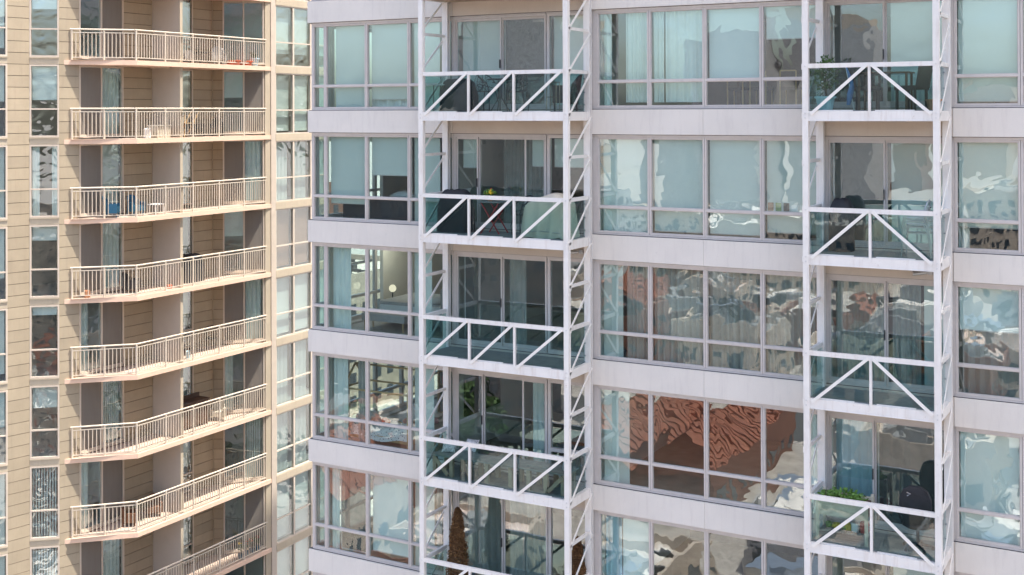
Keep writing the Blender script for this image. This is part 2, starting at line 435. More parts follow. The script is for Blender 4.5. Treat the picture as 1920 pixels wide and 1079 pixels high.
for k in KV:
    pans = {1: (-15.245, -14.18, -12.90), 3: (-15.245, -14.55, -13.50, -12.90)}.get(k, (-15.245, -14.03, -12.90))
    if k == 1: pans = (-15.245, -14.66, -13.42, -12.90)
    door(*A_D, k, pans)
    z = SILL(k)
    # fixed light beside the door
    f = MB(); x0, x1 = A_F
    f.box(x0, x0+.07, FY, FY+.1, z-.02, z+2.16); f.box(x1-.06, x1, FY, FY+.1, z-.02, z+2.16)
    f.box(x0+.07, x1-.06, FY, FY+.1, z+2.10, z+2.16); f.box(x0+.07, x1-.06, FY, FY+.1, z-.02, z+.09)
    if k == 3: f.box(x0+.07, x1-.06, FY, FY+.1, z+.56, z+.64)
    d = f.build('window', 'frame', RB)
    MB().box(x0, x1, FY-.03, .25, z+2.162, z+HEAD).build('head_rail', 'frame', RB)
    if k == 3:
        place('pane', pane_mesh(x1-x0-.14, .45, 'pane'), (x0+.075, FY+.04, z+.10), d)
        place('pane', pane_mesh(x1-x0-.14, 1.44, 'pane'), (x0+.075, FY+.04, z+.65), d)
    else: place('pane', pane_mesh(x1-x0-.14, 2.0, 'pane'), (x0+.075, FY+.04, z+.095), d)
    door(-6.53, -4.18, k, (-6.49, -5.38, -4.22) if k != 3 else (-6.49, -5.62, -4.22))
# side face (normal -X) bands and windows
for k in range(-2, 9):
    z = SILL(k)
    MB().box(XL+.0, XL+.34, .345, DEPTH, z-(H-HEAD)+.012, z-.012).build('spandrel_panel', 'band', RB)
key = 'side'
sm = MB(); e = .05
wdt = 1.25
sm.box(0, .09, .004, e, .0, HEAD); sm.box(0, .09, wdt-e, wdt-.004, .0, HEAD)
for a, b in ((0, .09), (TRANS-.035, TRANS+.035), (HEAD-.09, HEAD)): sm.box(.002, .088, e, wdt-e, a, b)
side_frame = sm.mesh('window_frame', 'frame')
spm = [MB().box(0, .008, 0, wdt-2*e, 0, TRANS-.13).mesh('pane', 'pane'), MB().box(0, .008, 0, wdt-2*e, 0, HEAD-.13-TRANS).mesh('pane', 'pane')]
for k in range(-2, 9):
    for i in range(18):
        y0 = .21+i*1.25
        f = place('window', side_frame, (-19.51, y0, SILL(k)), RB)
        place('pane', spm[0], (-19.47, y0+e, SILL(k)+.09), f); place('pane', spm[1], (-19.47, y0+e, SILL(k)+TRANS+.037), f)
# simplified storeys above and below the view
top = ZC+14.5
for k in list(range(-7, -2))+list(range(7, 16)):
    z = SILL(k)
    if z+HEAD < top: MB().box(XL, XR, 0, .34, z-(H-HEAD), z).build('spandrel_panel', 'band', RB)
    if k < 9 and k > 0:
        MB().box(-19.49, XR-.1, .10, .12, z, z+HEAD).build('window_ribbon', 'winband', RB)
    elif k >= 9 or k < -2:
        m = MB().box(-19.49, XR-.1, .10, .12, z, z+HEAD)
        m.box(-19.47, -19.45, .3, DEPTH, z, z+HEAD); m.build('window_ribbon', 'winband', RB)
        MB().box(XL, XL+.34, .345, DEPTH, z-(H-HEAD), z).build('spandrel_panel', 'band', RB)
MB().box(XL, XR, .0, .3, SILL(15)-(H-HEAD)-20, SILL(15)-(H-HEAD)-.002).build('base_wall', 'band', RB) if SILL(15) > 3 else None
MB().box(XL, XR+.0, .36, DEPTH, top+.8, top+1.2).build('roof', 'roofgrey', RB)
MB().box(XL+3, XR, DEPTH-.3, DEPTH, 0, top).build('rear_wall', 'band', RB)
# floor plates and rooms
for k in range(-7, 16):
    z = SILL(k)
    if z < 2: continue
    MB().box(-19.2, XR, .36, DEPTH-.35, z-(H-HEAD)+.03, z-.09).build('floor_slab', 'ceiling', RB)
    if k in KV: MB().box(-19.2, XR, .36, 6.4, z-.088, z-.05).build('room_floor', 'floor', RB)
parts_x = {-15.9: .12, -11.63: .06, -6.55: .08, -4.13: .06}
for k in KV:
    z = SILL(k); lo = z-.05; hi = z+HEAD+.028
    m = MB()
    m.box(-15.75, -15.63, .40, 6.5, lo, hi); m.box(-11.66, -11.56, .36, 6.5, lo, hi)
    m.box(-6.56, -6.50, .36, 6.5, lo, hi); m.box(-4.17, -4.09, .36, 6.5, lo, hi)
    m.build('interior_partition', 'inwall', RB)
    if k == 2 or k == 3: MB().box(-18.0, -15.76, 6.2, 6.3, lo, hi).build('interior_partition', 'inwall', RB)
    else: MB().box(-19.2, -15.76, 6.2, 6.3, lo, hi).build('interior_partition', 'inwall', RB)
    if k != 3: MB().box(-19.32, -19.22, 2.75, 6.25, lo, hi).build('interior_partition', 'inwall', RB)
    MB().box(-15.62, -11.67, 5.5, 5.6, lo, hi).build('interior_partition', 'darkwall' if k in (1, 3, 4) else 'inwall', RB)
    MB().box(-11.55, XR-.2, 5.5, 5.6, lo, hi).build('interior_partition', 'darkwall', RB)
MB().box(XR-.12, XR, .345, DEPTH-.31, 0, top).build('party_wall', 'band', RB)

# ---------------------------------------------------------------- blinds and curtains (hang inside, each its own thing)
ROW = {-2: 'highest', -1: 'uppermost', 0: 'top', 1: 'second', 2: 'third', 3: 'fourth', 4: 'fifth', 5: 'sixth', 6: 'seventh'}
def blind(x0, x1, k, frac, where, m='blind', y=.235, bottomgap=.0):
    z = SILL(k); hi = z+HEAD-.06; lo = hi-(HEAD-.10)*frac
    t = thing('roller_blind', ((x0+x1)/2, y, lo), f"{'pale' if m=='blind' else 'white'} roller blind {'fully lowered' if frac>.97 else 'partly lowered'}, {where}, {ROW[k]} row", 'blind', 'roller blinds in the windows')
    MB().box(x0+.03, x1-.03, y, y+.006, lo+.02, hi-.04).build('fabric', m, t)
    MB().box(x0+.03, x1-.03, y-.006, y+.012, lo, lo+.02).build('bottom_bar', 'frame', t)
    MB().tube([(x0+.03, y+.03, hi-.01), (x1-.03, y+.03, hi-.01)], .025, 8).build('roller', 'frame', t)
def pleat(x0, x1, z0, z1, y, amp=.028, wl=.11, seed=0, along='x', c=0):
    rg = random.Random(seed); m = MB(); n = max(8, int((x1-x0)/wl*6)); pts = []
    ph = 0
    for i in range(n+1):
        x = x0+(x1-x0)*i/n; ph += (2*PI/6)*rg.uniform(.6, 1.4)
        pts.append((x, y+amp*math.sin(ph)+.006*rg.uniform(-1, 1)))
    for i in range(n):
        (a, b), (c1, d) = pts[i], pts[i+1]
        if along == 'x': m.quad((a, b, z0), (c1, d, z0), (c1, d, z1), (a, b, z1))
        else: m.quad((b, a, z0), (d, c1, z0), (d, c1, z1), (b, a, z1))
    return m
NC = [0]
def curtain(x0, x1, k, where, m='sheer', y=.26, z0=None, z1=None, desc=None, amp=.028, wl=.11):
    z = SILL(k); NC[0] += 1
    names = {'sheer': 'pale sheer curtain', 'grey_curtain': 'dark grey pleated curtain', 'blue_curtain': 'soft blue curtain'}
    o = pleat(x0, x1, z0 or z-.03, z1 or z+HEAD-.04, y, seed=NC[0], amp=amp, wl=wl).build('curtain', m)
    tag(o, f"{desc or names[m]} in the {where}, {ROW[k]} row", 'curtain', 'curtains in the windows')
def scr(x0, x1, k, where, y=.235, z0=.11, z1=2.06):
    z = SILL(k)
    o = thing('insect_screen', ((x0+x1)/2, y, z), f"dark grey insect screen over the {where}, {ROW[k]} row", 'screen', 'insect screens on doors and windows')
    e = .03
    MB().box(x0, x1, y-.006, y-.004, z+z0, z+z1).build('mesh', 'screen', o)
    MB().box(x0-e, x0, y-.012, y, z+z0-e, z+z1+e).box(x1, x1+e, y-.012, y, z+z0-e, z+z1+e).box(x0, x1, y-.012, y, z+z0-e, z+z0).box(x0, x1, y-.012, y, z+z1, z+z1+e).build('screen_frame', 'frame', o)
L1, L2, L3 = 'first wide pane from left corner', 'second wide pane from left corner', 'pane just left of the wide balcony tower'
for k, (a, b, c) in {-2: (1, 1, 1), -1: (1, 1, 1), 0: (1, .9, 1), 1: (.82, .47, 1), 6: (1, .6, 1), 5: (.55, 1, 1)}.items():
    blind(-19.06 + (.16 if k == 0 else 0), -17.86, k, a, L1); blind(-17.80, -16.62, k, b, L2); blind(-16.55, -15.76, k, c, L3)
curtain(-17.8, -16.65, 0, L2+', below the blind', z1=SILL(0)+.42, y=.30, wl=.3, desc='crumpled white cloth')
blind(-17.80, -16.62, 4, .93, L2, m='blind_w')
scr(-18.72, -17.9, 4, L1, y=.25, z0=.1, z1=2.05)
curtain(-19.06, -18.78, 4, L1)
curtain(-19.0, -18.42, 2, L1, 'sheer', wl=.16); curtain(-18.98, -18.55, 3, L1, 'sheer', wl=.2)
curtain(-18.42, -18.1, 3, L1, 'grey_curtain', y=.5)
for k in (2, 3, 4): blind(-16.56, -15.95 if k > 2 else -16.0, k, 1, L3)
curtain(-15.95, -15.77, 4, L3, 'grey_curtain')
for k in (-1, 0, 1, 2, 3, 4):
    z = SILL(k)
    o = pleat(.3, .75 if k != 1 else .5, z, z+HEAD-.05, -19.33, seed=k+50, along='y').build('curtain', 'sheer')
    tag(o, f'pale curtain gathered at the narrow corner pane, {ROW[k]} row', 'curtain', 'curtains in the windows')
# wide-tower doors
DA, DB, DC = 'left door behind wide balcony tower', 'right door behind wide balcony tower', 'fixed pane behind wide balcony tower'
for k in (-2, -1, 0): blind(-15.2, -14.05, k, 1, DA, y=.28); scr(-13.98, -12.95, k, DB); blind(-13.98, -12.9, k, .95, DB, y=.28)
for k in (-2, -1, 0): blind(-12.78, -11.72, k, 1, DC, y=.26)
blind(-15.2, -14.68, 1, .36, DA, y=.28); blind(-13.35, -12.95, 1, .33, DB, y=.28); blind(-12.78, -11.72, 1, .33, DC, y=.28)
curtain(-14.6, -13.5, 1, 'middle door behind wide balcony tower', 'grey_curtain', y=1.2)
curtain(-13.95, -13.5, 2, DB, 'grey_curtain', wl=.2, y=.3); scr(-15.1, -14.1, 2, DA, y=.26)
curtain(-13.4, -13.1, 3, DB, 'sheer', wl=.15, y=.4)
curtain(-15.15, -14.1, 4, DA, 'grey_curtain', amp=.05, wl=.2, y=.34); curtain(-14.0, -12.95, 4, DB, 'grey_curtain', amp=.04, wl=.15, y=.34)
curtain(-12.7, -11.8, 5, DC, 'grey_curtain', y=.34)
# middle section
MP = ['first pane right of wide balcony tower', 'second pane right of wide balcony tower', 'third pane right of wide balcony tower', 'fourth pane right of wide balcony tower']
MX = [(-11.54, -10.39), (-10.33, -9.13), (-9.07, -7.90), (-7.83, -6.64)]
for k in (-2, -1): [blind(*MX[i], k, 1, MP[i]) for i in range(4)]
curtain(-10.98, -10.40, 0, MP[0], 'sheer', z0=SILL(0)+.14); curtain(-11.5, -11.3, 0, MP[0]+' (left edge)', 'sheer')
curtain(-10.33, -10.07, 0, MP[1], 'sheer', z0=SILL(0)+.14); curtain(-10.05, -9.13, 0, MP[1]+' (right half)', 'sheer', z0=SILL(0)+.14, wl=.18)
blind(*MX[2], 0, .73, MP[2], m='blind_w'); blind(*MX[3], 0, .34, MP[3], m='blind_w')
for i in range(4): blind(*MX[i], 1, (1, .97, .97, .93)[i], MP[i])
blind(-11.54, -11.02, 2, 1, MP[0]); curtain(-10.98, -10.4, 2, MP[0], 'grey_curtain')
for i in (1, 2, 3): curtain(*MX[i], 2, MP[i], 'grey_curtain', wl=.15, amp=.045)
blind(-11.54, -10.88, 3, 1, MP[0]); curtain(-7.0, -6.7, 3, MP[3], 'sheer')
curtain(-11.5, -11.1, 4, MP[0], 'blue_curtain', wl=.25); blind(-11.1, -10.4, 4, 1, MP[0], m='blind_w')
# slim-tower doors
EA, EB = 'left door behind narrow balcony tower', 'right door behind narrow balcony tower'
for k in (-2, -1, 0): scr(-6.40, -5.43, k, EA, y=.26); blind(-5.33, -4.25, k, 1 if k else .97, EB, y=.28, m='blind' if k else 'blind_w')
scr(-6.40, -5.43, 1, EA, y=.225); blind(-6.42, -5.42, 1, 1, EA, y=.28); blind(-5.33, -4.25, 1, 1, EB, y=.28)
curtain(-6.42, -5.42, 2, EA, 'grey_curtain', y=.30); curtain(-5.30, -4.75, 2, EB, 'grey_curtain', y=.30); blind(-4.72, -4.25, 2, 1, EB, y=.28)
curtain(-6.42, -5.68, 3, EA, 'blue_curtain', y=.30, wl=.2); scr(-5.55, -4.5, 3, EB); curtain(-5.5, -4.5, 3, EB, 'grey_curtain', y=.30, wl=.4)
blind(-5.33, -4.25, 4, 1, EB, y=.28)
# right section
RP = ['first pane right of narrow balcony tower', 'second pane right of narrow balcony tower', 'third pane right of narrow balcony tower', 'fourth pane right of narrow balcony tower', 'fifth pane right of narrow balcony tower', 'sixth pane right of narrow balcony tower']
for i in range(6):
    x0, x1 = S3[i]+.03, S3[i+1]-.03
    for k in range(-2, 7):
        fr = {0: .97, 1: .80, 2: .42, 3: 1, 4: 1}.get(k, 1) if i == 0 else (.6+.4*((i*3+k*5) % 3)/2)
        blind(x0, x1, k, fr, RP[i], m='blind' if k in (0, 1, 4, 5, 6) else 'blind_w')
curtain(-4.0, -2.96, 2, RP[0], 'grey_curtain', y=.34, wl=.22, amp=.04)
curtain(-4.05, -3.85, 1, RP[0], 'sheer', y=.34)
# postcards standing on a transom
for i in range(6):
    o = MB().box(-7.78+i*.165, -7.78+i*.165+(.12 if i < 3 else .15), .215, .219, SILL(1)+TRANS+.04, SILL(1)+TRANS+.04+(.17 if i < 3 else .13)).build('postcard', ('terracotta', 'leaf2', 'darkwood', 'paper', 'paper', 'paper')[i])
    tag(o, ('small brown picture card', 'small green picture card', 'small dark picture card', 'first white card', 'second white card', 'third white card')[i]+' standing in a row on the window transom, second storey', 'card', 'cards along the window transom')

# ---------------------------------------------------------------- steel balcony towers
def tower(name_label, X0, X1, posts, group):
    YF = -1.105
    root = thing('balcony_tower', ((X0+X1)/2, -.6, 0), name_label, 'balcony tower', group)
    T = MB
    zlo, zhi = SILL(7)-1, SILL(-2)+HEAD+.3
    cw = .115
    spl = [SILL(k)+1.52 for k in range(-2, 7)]
    for x in (X0, X1):
        ys = [zlo]+sorted(spl)+[zhi]
        m = MB()
        for a, b in zip(ys, ys[1:]): m.box(x-cw/2, x+cw/2, YF-.055, YF+.055, a+.004, b-.004)
        m.box(x-cw/2+.004, x+cw/2-.004, YF-.05, YF+.05, zlo, zhi)
        m.build('column', 'white', root)
        m = MB()                                  # rear H-section post on the wall
        m.box(x-.075, x+.075, -.125, -.113, zlo, zhi); m.box(x-.075, x+.075, -.018, -.006, zlo, zhi); m.box(x-.006, x+.006, -.113, -.018, zlo, zhi)
        m.box(x-.004, x+.075, -.112, -.105, zlo, zhi)
        m.build('wall_post', 'white', root)
    bo = MB()
    for x in (X0, X1):
        for k in KV:
            s = SILL(k)
            for z in (s+.80, s-.10, s-.19): bo.tube([(x, YF-.054, z), (x, YF-.070, z)], .017, 8)
    tag(bo.build('bolt', 'bolt', root), kind='stuff')
    side = []
    for x, o in ((X0, -1), (X1, 1)):
        xo = x+o*(cw/2+.008)
        for k in KV:
            s = SILL(k)
            MB().bar((x+o*.02, YF+.05, s+1.72), (x+o*.02, -.06, s+1.72), .05, .065).build('strut', 'white', root)
            for a, b in ((s-.14, s+.80), (s+.80, s+1.66), (s+1.70, s+H-.19)):
                br = MB().bar((xo, YF-.02, a), (xo, -.05, b), .012, .055).build('brace', 'brace', root)
                MB().box(xo-.006 if o < 0 else xo-.004, xo+.004 if o < 0 else xo+.006, YF-.05, YF+.06, a-.06, a+.05).build('end_plate', 'white', br)
    xs = [X0+cw/2]+posts+[X1-cw/2]
    for k in KV:
        s = SILL(k)
        m = MB()
        m.box(X0+cw/2, X1-cw/2, YF-.045, YF+.03, s-.25, s-.06)          # front edge beam
        m.box(X0+cw/2, X1-cw/2, YF-.055, YF-.045, s-.25, s-.238)
        for x in (X0, X1): m.box(x-.045, x+.045, YF+.056, -.13, s-.25, s-.06)
        b = m.build('balcony', 'white', root)
        MB().box(X0+.05, X1-.05, YF+.03, -.01, s-.235, s-.225).build('underside', 'wood', b)  # unseen pan, made brown so less light bounces onto the wall below
        d = MB(); nb = 8; y0, y1 = YF+.035, -.01
        for i in range(nb): d.box(X0+.05, X1-.05, y0+(y1-y0)*i/nb+.004, y0+(y1-y0)*(i+1)/nb-.004, s-.075, s-.045)
        d.box(X0+.05, X1-.05, y0, y1, s-.12, s-.08)
        d.build('deck', 'deck', b)
        MB().box(X0+cw/2, X1-cw/2, YF-.045, YF+.035, s+.765, s+.85).build('top_rail', 'white', b)
        for x in (X0, X1): MB().box(x-.03, x+.035, YF+.056, -.13, s+.765, s+.845).build('top_rail', 'white', b)
        for p in posts: MB().box(p-.024, p+.024, YF-.052, YF-.0, s-.155, s+.764).build('post', 'white', b)
        for i, (a, c) in enumerate(zip(xs, xs[1:])):
            if len(posts) == 1 and i == 1: p0, p1 = (a+.04, s+.81), (c-.03, s-.12)
            else: p0, p1 = (a+.05, s-.12), (c-.04, s+.81)
            MB().bar((p0[0], YF-.062, p0[1]), (p1[0], YF-.062, p1[1]), .022, .058).build('diagonal', 'brace', b)
            gx = a+.12; gl = (c-a)*.62
            if len(posts) == 1 and i == 1: gx = a+.10
            MB().box(gx, gx+gl, YF-.012, YF+.028, s-.058, s-.040).build('glass_clip', 'brace', b)
            # gusset at the foot
            fx = a+.03 if not (len(posts) == 1 and i == 1) else c-.11
            MB().box(fx, fx+.08, YF-.052, YF-.046, s-.235, s-.075).build('gusset', 'white', b)
            MB().box(a+.03, c-.03, YF+.040, YF+.052, s-.055, s+.755).build('glass_panel', 'balu', b)
        for x, o in ((X0, 1), (X1, -1)):
            MB().box(x+o*.035, x+o*.047, YF+.09, -.17, s-.052, s+.75).build('glass_panel', 'balu', b)
            # clamp studs at the wall post
            cl = MB()
            for zz in (.08, .35, .65): cl.box(x+o*.02, x+o*.055, -.165, -.145, s+zz, s+zz+.03)
            cl.build('glass_clamp', 'steel', b)
    return root
tower('wide white steel balcony tower with three diagonal bays on each balcony front', -15.425, -11.75, [-14.166, -13.017], 'white steel balcony towers on the pale block')
tower('narrow white steel balcony tower with two diagonals meeting at the middle post', -6.605, -4.19, [-5.393], 'white steel balcony towers on the pale block')

# ---------------------------------------------------------------- left tower block
LB = thing('apartment_tower', (-34, 8, 0), 'tan residential tower with horizontal siding and angled peach balconies', 'building')
def D(j): return ZC+1.84-H*j          # balcony floor level
JV = range(-2, 10)
def frm(P, Q):
    P = Vector((P[0], P[1], 0)); Q = Vector((Q[0], Q[1], 0)); d = (Q-P); L = d.length; d.normalize()
    return P, d, Vector((d.y, -d.x, 0)), L
def lbox(m, F, t0, t1, n0, n1, z0, z1):           # n positive = outward
    P, d, n, L = F; b = len(m.v)
    for z in (z0, z1):
        for t, q in ((t0, n1), (t1, n1), (t1, n0), (t0, n0)):
            v = P+d*t+n*q; m.v.append((v.x, v.y, z))
    m.f += [tuple(b+i for i in q) for q in ((3,2,1,0),(4,5,6,7),(0,1,5,4),(1,2,6,5),(2,3,7,6),(3,0,4,7))]
    return m
K = (-32.45, 6.695); E0 = (-34.162, 4.995); E1 = (-32.50, 14.10)
W14, W56, W111, W149 = (-35.116, 3.441), (-34.954, 4.209), (-34.218, 4.827), (-33.991, 5.504)
XBk = -33.991
Dr1 = (XBk, 7.52); F0 = (XBk, 8.923); N0 = (XBk, 10.0); N1 = (XBk, 11.033); Q0 = (XBk, 12.124); Q1 = (-33.642, 12.318); Q2 = (-32.60, 13.56)
W0 = (-35.75, 2.86); Wm = (-36.0, 1.9); Wmm = (-36.9, 1.2); Wn = (-37.3, -1.0)
BH = H/7
def siding(P, Q, joff=0):
    F = frm(P, Q); L = F[3]; root = None
    bk = MB(); lbox(bk, F, 0, L, -.25, -.028, D(10)-1, D(-2)+2)
    wall = bk.build('siding_wall', 'sidedark', LB)
    me = None
    for j in range(-1, 11):
        z = D(j)-.17                                # head level of storey below slab j
        for i in range(7):
            if me is None:
                m = MB(); lbox(m, F, 0.002, L-.002, -.027, 0, z-BH*(i+1)+.009, z-BH*i-.009)
                me = m.mesh('siding_panel', 'siding', worldloc(wall)); z00 = z-BH*i
            o = bpy.data.objects.new('siding_panel', me); COL.objects.link(o); o.parent = wall; o.location.z = (z-BH*i)-z00
    return wall
for P, Q in ((W14, W56), (W111, W149), (Dr1, F0), (N1, Q0), (Q0, Q1), (Wm, W0) if False else (Wmm, Wm)): siding(P, Q)
lbox(MB(), frm(F0, N0), .12, 1.08, -.2, 0, D(10)-1, D(-2)+2).build('rendered_wall', 'siding', LB)
# fin walls between neighbours
for j in range(-1, 11):
    z = D(j)
    MB().box(XBk, -32.62, 8.93, 9.05, z+.0, z+H-.17).build('fin_wall', 'fin', LB)
    MB().box(-32.62, -32.60, 8.925, 9.055, z, z+H-.17).build('fin_trim', 'concrete_l', LB)
def lwindow(P, Q, j, zl, zh, tr=None, mull=(), name='window', fmat='frame_l', e=.055, pmat='pane_l', thr=0, sub='pane'):
    F = frm(P, Q); L = F[3]; f = MB(); b = D(j)
    lo, hi = b+zl, b+zh
    lbox(f, F, 0, e, -.10, .012, lo, hi); lbox(f, F, L-e, L, -.10, .012, lo, hi)
    lbox(f, F, e, L-e, -.10, .012, hi-e, hi); lbox(f, F, e, L-e, -.10, .018, lo, lo+e)
    xs = [e]+[q for q in mull for _ in (0, 1)]+[L-e]
    for q in mull: lbox(f, F, q-.03, q+.03, -.09, .004, lo+e, hi-e)
    if tr: 
        cuts = [(e, L-e)] if not mull else [(e, mull[0]-.03), (mull[0]+.03, L-e)]
        for a, c in cuts: lbox(f, F, a, c, -.09, .002, b+tr-.025, b+tr+.025)
    fo = f.build(name, fmat, LB)
    spans = [(e, L-e)] if not mull else [(e+.004, mull[0]-.034), (mull[0]+.034, L-e-.004)]
    for a, c in spans:
        for z0, z1 in ([(lo+e, b+tr-.025), (b+tr+.025, hi-e)] if tr else [(lo+e, hi-e)]):
            lbox(MB(), F, a, c, -.05, -.042, z0+.002, z1-.002).build(sub, pmat, fo)
    if thr: lbox(MB(), F, 0, L, -.12, .06, lo-.06, lo-.002).build('threshold', 'frame_l', LB)
    return fo
random.seed(3)
for j in range(-1, 10):
    # full-height corner windows on the wall left of the balconies
    for (P, Q) in ((W56, W111), (Wm, W14)):
        F = frm(P, Q)
        lwindow(P, Q, j, .085, 2.575, 1.05)
        m = MB(); lbox(m, F, 0, F[3], -.2, .0, D(j)-.165, D(j)+.08); lbox(m, F, 0, F[3], 0, .03, D(j)+.04, D(j)+.08)
        m.build('window_sill_panel', 'concrete_l', LB)
    lwindow(W149, Dr1, j, .10, 2.57, None, mull=(1.0,), name='sliding_door', thr=1)
    lwindow((Q1[0], Q1[1]), Q2, j, .10, 2.57, None, mull=(.82,), name='sliding_door', thr=1)
    lwindow((XBk, 9.95), N1, j, .12, 2.57, .80)
# balcony slabs with their railings
poly = [E0, K, E1, (-34.25, 14.10), (-34.25, 5.02)]
def along(P, Q, t): return (P[0]+(Q[0]-P[0])*t, P[1]+(Q[1]-P[1])*t)
R0, R1, R2 = (-34.02, 5.20), (-32.53, 6.72), (-32.58, 13.72)
for j in JV:
    z = D(j)
    slab = MB().prism(poly, z-.17, z-.012).build('balcony', 'peach', LB)
    MB().prism([(-34.0, 5.06), (-32.47, 6.71), (-32.52, 14.09), (-34.0, 14.09)], z-.011, z).build('balcony_floor', 'deck_l', slab)
    rl = MB()
    for P, Q in ((R0, R1), (R1, R2)):
        a = Vector((*P, z)); b = Vector((*Q, z)); dd = (b-a).normalized()
        rl.tube([a-dd*.06+Vector((0, 0, 1.06)), b+dd*(.06 if Q == R2 else 0)+Vector((0, 0, 1.06))], .030, 8)
        rl.bar(a+Vector((0, 0, .95)), b+Vector((0, 0, .95)), .03, .03)
        rl.bar(a+Vector((0, 0, .09)), b+Vector((0, 0, .09)), .03, .03)
    rl.build('railing', 'rail', slab)
    posts = [along(R0, R1, t) for t in (0, .5, 1)]+[along(R1, R2, t) for t in (.2, .4, .6, .8, 1)]
    for p in posts: MB().box(p[0]-.026, p[0]+.026, p[1]-.026, p[1]+.026, z, z+1.04).build('railing_post', 'rail', slab)
    bars = []
    for q in range(7): posts and bars.append((q, 0))
    pts = []
    for a, b in zip(posts, posts[1:]):
        n = 7 if a[1] < 6.6 else 10
        pts += [along(a, b, (i+1)/(n+1)) for i in range(n)]
    if j in (2, 3, 4, 5):
        if 'bal' not in WMESH: WMESH['bal'] = MB().box(-.011, .011, -.011, .011, 0, .86).mesh('baluster', 'rail')
        for p in pts: place('baluster', WMESH['bal'], (p[0], p[1], z+.09), slab)
    else:
        m = MB()
        for p in pts: m.box(p[0]-.011, p[0]+.011, p[1]-.011, p[1]+.011, z+.09, z+.95)
        tag(m.build('baluster', 'rail', slab), kind='stuff')
    # soffit light above the fin
    MB().box(-33.9, -33.0, 8.72, 8.82, z-.20, z-.172).build('soffit_conduit', 'rail', slab)
# end column and projecting glazed bay
cF = frm((-32.60, 13.58), (-32.50, 14.10))
lbox(MB(), cF, .02, .27, -.2, .03, D(10)-1, D(-2)+2).build('corner_column', 'concrete_l', LB)
lbox(MB(), cF, .29, .52, -.2, .06, D(10)-1, D(-2)+2).build('corner_column', 'frame_l', LB)
BY = [14.12, 15.32, 16.52, 17.72]
BX = -32.50
for j in range(-1, 10):
    z = D(j)
    for a, b in zip(BY, BY[1:]):
        P, Q = (BX-(a-14.1)*.04, a), (BX-(b-14.1)*.04, b)
        lwindow(P, Q, j, .03, 2.40 if False else 2.50, 1.0, e=.05)
    m = MB(); F = frm((BX, 14.12), (BX-.15, 17.76)); lbox(m, F, 0, F[3], -.3, .035, z-.25, z+.028); m.build('bay_slab_edge', 'concrete_l', LB)
# rooms behind the tower glass
core = MB()
for j in range(-3, 11):
    z = D(j)
    MB().prism([(-34.26, 5.03), (-34.26, 14.2), (-32.85, 14.2), (-32.95, 17.9), (-42, 18), (-42, -4), (-37.8, -4), (-37.3, .9), (-36.3, 2.0), (-35.4, 3.3), (-35.2, 4.3)], z-.165, z-.02).build('floor_slab', 'ceiling', LB)
MB().box(-38.2, -38.0, -4, 17.8, 0, D(-3)+2).build('interior_partition', 'inwall', LB)
MB().box(-42, -32.75, 17.75, 17.95, 0, D(-3)+2).build('end_wall', 'siding', LB)
MB().box(-38, -34.05, 8.93, 9.05, D(10), D(-2)).build('interior_partition', 'inwall', LB)
MB().box(-38, -32.80, 14.2, 14.3, D(10), D(-2)).build('interior_partition', 'inwall', LB)
MB().prism([(-42, 18), (-42, -6), (-37.3, -6), (-37.3, .9), (-36.2, 2.0), (-35.3, 3.4), (-34.3, 4.9), (-34.05, 5.5), (-34.05, 13), (-32.8, 14.2), (-32.9, 17.9)][::-1], 0, D(10)-.5).build('lower_wall', 'siding', LB)
MB().box(-37.6, -37.35, -4, 1.1, D(10)-1, D(-2)+2).build('side_wall', 'siding', LB)
MB().prism([(-42, 18), (-42, -4), (-37.3, -4), (-35.3, 3.4), (-34.0, 5.5), (-34, 14), (-32.9, 17.9)], D(-3)-.2, D(-3)).build('roof', 'roofgrey', LB)
LR = {-1: 'topmost', 0: 'first', 1: 'second', 2: 'third', 3: 'fourth', 4: 'fifth', 5: 'sixth', 6: 'seventh', 7: 'eighth', 8: 'ninth', 9: 'tenth'}
def lblind(P, Q, t0, t1, j, frac, where, kind='blind', off=-.16, zl=.12, zh=2.5):
    F = frm(P, Q); b = D(j); m = MB()
    if kind in ('blind', 'blind_w', 'rust'):
        lbox(m, F, t0, t1, off-.008, off, b+zh-(zh-zl)*frac, b+zh)
        o = m.build('roller_blind', kind); cat = 'blind'; d = {'blind': 'pale roller blind', 'rust': 'rust brown blind', 'blind_w': 'bright white roller blind'}[kind]
    elif kind == 'slats':
        n = int((t1-t0)/.09)
        for i in range(n): lbox(m, F, t0+i*.09, t0+i*.09+.05, off-.03, off, b+zl, b+zh)
        o = m.build('vertical_blind', 'blind'); cat = 'blind'; d = 'vertical slat blind with gaps'
    else:
        n = max(8, int((t1-t0)/.03)); P0, dd, nn, _ = F
        pp = [P0+dd*(t0+(t1-t0)*i/n)+nn*(off+.025*math.sin(i*1.1)) for i in range(n+1)]
        for a, c in zip(pp, pp[1:]): m.quad((a.x, a.y, b+zl), (c.x, c.y, b+zl), (c.x, c.y, b+zh), (a.x, a.y, b+zh))
        o = m.build('curtain', kind); cat = 'curtain'; d = {'sheer': 'pale curtain', 'grey_curtain': 'dark grey curtain', 'blue_curtain': 'bluish curtain'}[kind]
    tag(o, f'{d} in {where}, tan tower, {LR[j]} row', cat, 'blinds and curtains of the tan tower')
def lscreen(P, Q, t0, t1, j, where):
    F = frm(P, Q); b = D(j)
    o = lbox(MB(), F, t0, t1, -.02, -.014, b+.16, b+2.5).build('insect_screen', 'screen_l')
    tag(o, f'grey insect screen over {where}, tan tower, {LR[j]} row', 'screen', 'insect screens of the tan tower')
wn, wo, ld, rd, nw, by = 'tall window left of the balconies', 'window cut by the left picture edge', 'left balcony door', 'right balcony door', 'narrow window beside the fin wall', 'glazed bay'
